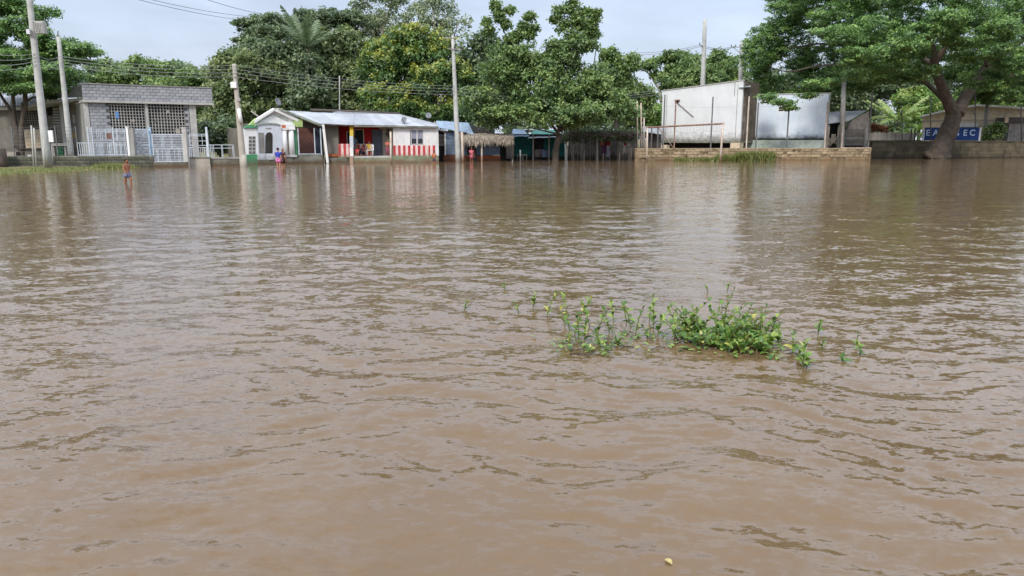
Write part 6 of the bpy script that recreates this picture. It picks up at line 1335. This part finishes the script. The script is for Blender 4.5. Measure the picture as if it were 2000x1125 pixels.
# ------------------------------------------------------------------ people
def skinmat(name, c): return M(name, c, tuple(x * .85 for x in c), 6, rough=.6, bump=0)
SK = skinmat("brown_skin", C(150, 98, 74)); SK2 = skinmat("tan_skin", C(176, 124, 98)); HAIR = M("dark_hair", (.015, .012, .01), bump=0); HAIRL = M("light_hair", C(150, 116, 90), bump=0)
def person(loc, rz, H, label, skin, clothes, J=None, hair=HAIR, hairlen=0, zbase=0.0):
    root = empty("person", loc, rz, label, "person")
    j = {'pel': (0, 0, .53), 'wst': (0, 0, .61), 'che': (0, .0, .73), 'nb': (0, .005, .82), 'nt': (0, -.005, .865), 'shL': (.105, 0, .80), 'shR': (-.105, 0, .80), 'elL': (.135, .02, .63), 'elR': (-.135, .02, .63), 'wrL': (.15, -.03, .48), 'wrR': (-.15, -.03, .48),
         'hiL': (.05, 0, .51), 'hiR': (-.05, 0, .51), 'knL': (.055, -.01, .285), 'knR': (-.055, -.01, .285), 'anL': (.055, .015, .04), 'anR': (-.055, .015, .04), 'toL': (.06, -.09, .015), 'toR': (-.06, -.09, .015), 'hd': (0, -.012, .925)}
    if J: j.update(J)
    P = {k: Vector(v) * H for k, v in j.items()}
    order = ['pel', 'wst', 'che', 'nb', 'nt', 'shL', 'elL', 'wrL', 'shR', 'elR', 'wrR', 'hiL', 'knL', 'anL', 'toL', 'hiR', 'knR', 'anR', 'toR', 'hd']
    rad = dict(pel=.075, wst=.066, che=.080, nb=.036, nt=.030, shL=.040, shR=.040, elL=.027, elR=.027, wrL=.019, wrR=.019, hiL=.060, hiR=.060, knL=.038, knR=.038, anL=.023, anR=.023, toL=.018, toR=.018, hd=.058)
    ed = [('pel', 'wst'), ('wst', 'che'), ('che', 'nb'), ('nb', 'nt'), ('nt', 'hd'), ('che', 'shL'), ('shL', 'elL'), ('elL', 'wrL'), ('che', 'shR'), ('shR', 'elR'), ('elR', 'wrR'), ('pel', 'hiL'), ('hiL', 'knL'), ('knL', 'anL'), ('anL', 'toL'), ('pel', 'hiR'), ('hiR', 'knR'), ('knR', 'anR'), ('anR', 'toR')]
    me = bpy.data.meshes.new("body"); me.from_pydata([P[k] for k in order], [(order.index(a), order.index(b)) for a, b in ed], [])
    tmp = bpy.data.objects.new("tmp", me); COL.objects.link(tmp); tmp.modifiers.new("skin", 'SKIN')
    for i, k in enumerate(order):
        sv = me.skin_vertices[0].data[i]; r = rad[k] * H; sv.radius = (r, r); sv.use_root = (k == 'pel')
    sub = tmp.modifiers.new("sub", 'SUBSURF'); sub.levels = 2; sub.render_levels = 2
    dg = bpy.context.evaluated_depsgraph_get(); bm = bmesh.new(); m2 = bpy.data.meshes.new_from_object(tmp.evaluated_get(dg)); bpy.data.objects.remove(tmp)
    bm.from_mesh(m2)
    # head volume, nose, ears, fingers join the same mesh
    x = MB(); hd = P['hd']; x.ball(hd, (.050 * H, .060 * H, .070 * H), 12, 9); x.ball(hd + Vector((0, -.062, -.008)) * H, (.008 * H, .012 * H, .012 * H), 6, 5)
    for s in (-1, 1): x.ball(hd + Vector((s * .050, .004, -.004)) * H, (.006 * H, .012 * H, .017 * H), 6, 5)
    for sd in 'LR':
        w, e = P['wr' + sd], P['el' + sd]; d = (w - e).normalized(); sdv = d.cross(Vector((0, 1, 0))).normalized() if abs(d.y) < .9 else Vector((1, 0, 0)); x.ball(w + d * .03 * H, (.018 * H, .016 * H, .026 * H), 7, 5)
        for q in range(4):
            o_ = w + d * .05 * H + sdv * (q - 1.5) * .009 * H; l = (.036, .042, .040, .030)[q] * H; x.tube([o_, o_ + d * l * .55, o_ + d * l + Vector((0, -.008, 0)) * H], [.0055 * H, .005 * H, .004 * H], 5)
        x.tube([w + d * .02 * H + sdv * .016 * H, w + d * .045 * H + sdv * .03 * H, w + d * .066 * H + sdv * .03 * H], [.007 * H, .006 * H, .0045 * H], 5)
    m3 = x.mesh("x", None); bm.from_mesh(m3); bpy.data.meshes.remove(m3); m2.clear_geometry(); bm.to_mesh(m2); bm.free()
    for p in m2.polygons: p.use_smooth = True
    m2.name = "body"; m2.materials.clear(); m2.materials.append(skin); linkmesh("body", m2, root)
    # eyes and mouth
    ey = MB()
    for s in (-1, 1): ey.ball(hd + Vector((s * .02, -.056, .006)) * H, (.007 * H, .005 * H, .005 * H), 6, 5)
    ey.box(hd.x - .014 * H, hd.x + .014 * H, hd.y - .058 * H, hd.y - .05 * H, hd.z - .036 * H, hd.z - .032 * H); ey.build("eyes_and_mouth", HAIR, root)
    hr = MB(); hr.ball(hd + Vector((0, .008, .014)) * H, (.056 * H, .062 * H, .064 * H), 10, 8)
    if hairlen: hr.loft([(hd + Vector((0, .04, -.02 - hairlen)) * H, .03 * H, .02 * H), (hd + Vector((0, .035, -.04)) * H, .05 * H, .035 * H), (hd + Vector((0, .02, .03)) * H, .052 * H, .045 * H)], 9)
    hr.build("hair", hair, root)
    for kind, mt in clothes:
        c = MB()
        if kind in ('shirt', 'dress'):
            hem = P['pel'] + Vector((0, 0, -.02 * H))
            rg = [(hem, .082 * H, .075 * H), (P['wst'], .078 * H, .072 * H), (P['che'], .098 * H, .084 * H), (P['nb'].lerp(P['che'], .3), .092 * H, .066 * H), (P['nb'] + Vector((0, 0, .01 * H)), .042 * H, .040 * H)]
            if kind == 'dress': rg = [(P['pel'].lerp(P['knL'].lerp(P['knR'], .5), .75), .115 * H, .10 * H), (P['pel'], .095 * H, .085 * H)] + rg[1:]
            c.loft(rg, 14)
            for s in 'LR': c.tube([P['sh' + s].lerp(P['che'], .25), P['sh' + s], P['sh' + s].lerp(P['el' + s], .6)], [.05 * H, .048 * H, .042 * H], 9)
            c.build("dress" if kind == 'dress' else "shirt", mt, root)
        if kind in ('shorts', 'trousers'):
            f_ = .55 if kind == 'shorts' else 1.7; c.loft([(P['pel'] + Vector((0, 0, -.035 * H)), .088 * H, .078 * H), (P['pel'] + Vector((0, 0, .04 * H)), .085 * H, .076 * H), (P['wst'].lerp(P['pel'], .4), .078 * H, .07 * H)], 12)
            for s in 'LR':
                pts = [P['hi' + s].lerp(P['pel'], .2), P['hi' + s].lerp(P['kn' + s], min(.6, f_))]; rds = [.07 * H, .062 * H]
                if kind == 'trousers': pts += [P['kn' + s], P['kn' + s].lerp(P['an' + s], .9)]; rds += [.048 * H, .036 * H]
                c.tube(pts, rds, 9)
            c.build(kind, mt, root)
    return root
cl = lambda nm, *c: M(nm, C(*c), bump=0)
def at_water(px, py): Y = GY(py); p = W(px, py, Y); p.z = 0; return p
p = at_water(250, 357); p.z = -.27
person(p, math.radians(60), 1.27, "shirtless boy in grey blue shorts wading through the flood", SK, [('shorts', cl("shorts_bluegrey", 118, 128, 160))],
       {'knL': (.055, -.10, .30), 'anL': (.055, -.06, .06), 'toL': (.06, -.16, .04), 'knR': (-.055, .03, .29), 'anR': (-.055, .13, .06), 'toR': (-.06, .05, .02), 'elL': (.12, .07, .66), 'wrL': (.11, .0, .54), 'elR': (-.13, -.05, .65), 'wrR': (-.10, -.13, .56), 'hd': (0, -.02, .92)})
p = at_water(544.5, 328); p.z = -.22
person(p, math.radians(170), 1.50, "girl in blue top and pink shorts standing in the flood, seen from behind", SK2, [('shirt', cl("top_blue", 52, 76, 176)), ('shorts', cl("shorts_pink", 222, 130, 190))], {'elL': (.13, -.03, .64), 'wrL': (.06, -.12, .60)})
p = at_water(553.5, 327); p.z = -.22
person(p, math.radians(150), 1.46, "light haired woman in dark dress beside the girl in blue", SK2, [('dress', cl("dress_dark", 62, 50, 58))], {'elL': (.12, -.06, .66), 'wrL': (.03, -.13, .68)}, hair=HAIRL, hairlen=.05)
fl = Fac(None, 632, 59.8, 857, 61.5, "", ""); zfl = fl.p(720, 305, .3)[1]
SIT = {'pel': (0, .02, .28), 'wst': (0, .03, .36), 'che': (0, .02, .49), 'nb': (0, .01, .58), 'nt': (0, 0, .62), 'hd': (0, -.02, .685), 'shL': (.105, .01, .56), 'shR': (-.105, .01, .56), 'elL': (.14, -.04, .42), 'elR': (-.14, -.04, .42), 'wrL': (.08, -.18, .36), 'wrR': (-.08, -.18, .36), 'hiL': (.05, 0, .27), 'hiR': (-.05, 0, .27), 'knL': (.07, -.23, .28), 'knR': (-.07, -.23, .28), 'anL': (.07, -.22, .04), 'anR': (-.07, -.22, .04), 'toL': (.07, -.31, .015), 'toR': (-.07, -.31, .015)}
CR = dict(SIT); 
CR = {k: (a, b, max(.015, c - (.13 if k[:2] in ('pe', 'ws', 'ch', 'nb', 'nt', 'hd', 'sh', 'el', 'wr', 'hi') else 0) + (.04 if k[:2] == 'kn' else 0))) for k, (a, b, c) in SIT.items()}
def onporch(px, d): x, z = fl.p(px, 304, d); w = fl.o + fl.d * x + fl.n * d; return Vector((w.x, w.y, zfl))
person(onporch(697, .25), math.radians(20), 1.15, "child in bright coral top squatting on the porch edge", SK, [('shirt', cl("top_coral", 232, 90, 96))], CR)
person(onporch(709, .7), math.radians(-20), 1.4, "person in dark clothes sitting low beside the coral topped child", SK, [('shirt', cl("top_plum", 96, 50, 60)), ('trousers', cl("trousers_dark", 44, 44, 58))], CR)
person(onporch(722, .8), math.radians(10), 1.55, "person in yellow top sitting on the porch by the door", SK, [('shirt', cl("top_yellow", 190, 160, 60)), ('shorts', cl("shorts_pale", 170, 160, 150))], SIT)
person(onporch(693, 1.3), 0, 1.62, "person in blue grey shirt standing behind the painted column", SK, [('shirt', cl("shirt_bluegrey", 96, 124, 150)), ('trousers', cl("trousers_grey", 90, 88, 96))])
person(onporch(757.5, .3), math.radians(15), 1.28, "child in red shorts standing by the white post at the porch", SK2, [('trousers', cl("trousers_mauve", 150, 80, 100)), ('shirt', cl("top_terracotta", 196, 104, 92))], {'elL': (.11, -.07, .66), 'wrL': (.0, -.13, .68), 'elR': (-.12, -.06, .66), 'wrR': (-.03, -.13, .66)})
p = at_water(848.5, 322); p.z = -.2
person(p, math.radians(-20), 1.18, "small child in orange top and dark shorts wading by the house corner", SK, [('shirt', cl("top_orange", 188, 110, 76)), ('shorts', cl("shorts_slate", 84, 80, 96))], {'elL': (.13, -.05, .66), 'wrL': (.05, -.12, .64)})
p = W(921, 314, 63.2); p.z = -.2
person(p, math.radians(10), 1.36, "child in pink dress standing in front of the shack door", SK, [('dress', cl("dress_pink", 206, 110, 130))], {'elR': (-.12, -.05, .66), 'wrR': (-.05, -.12, .64)})
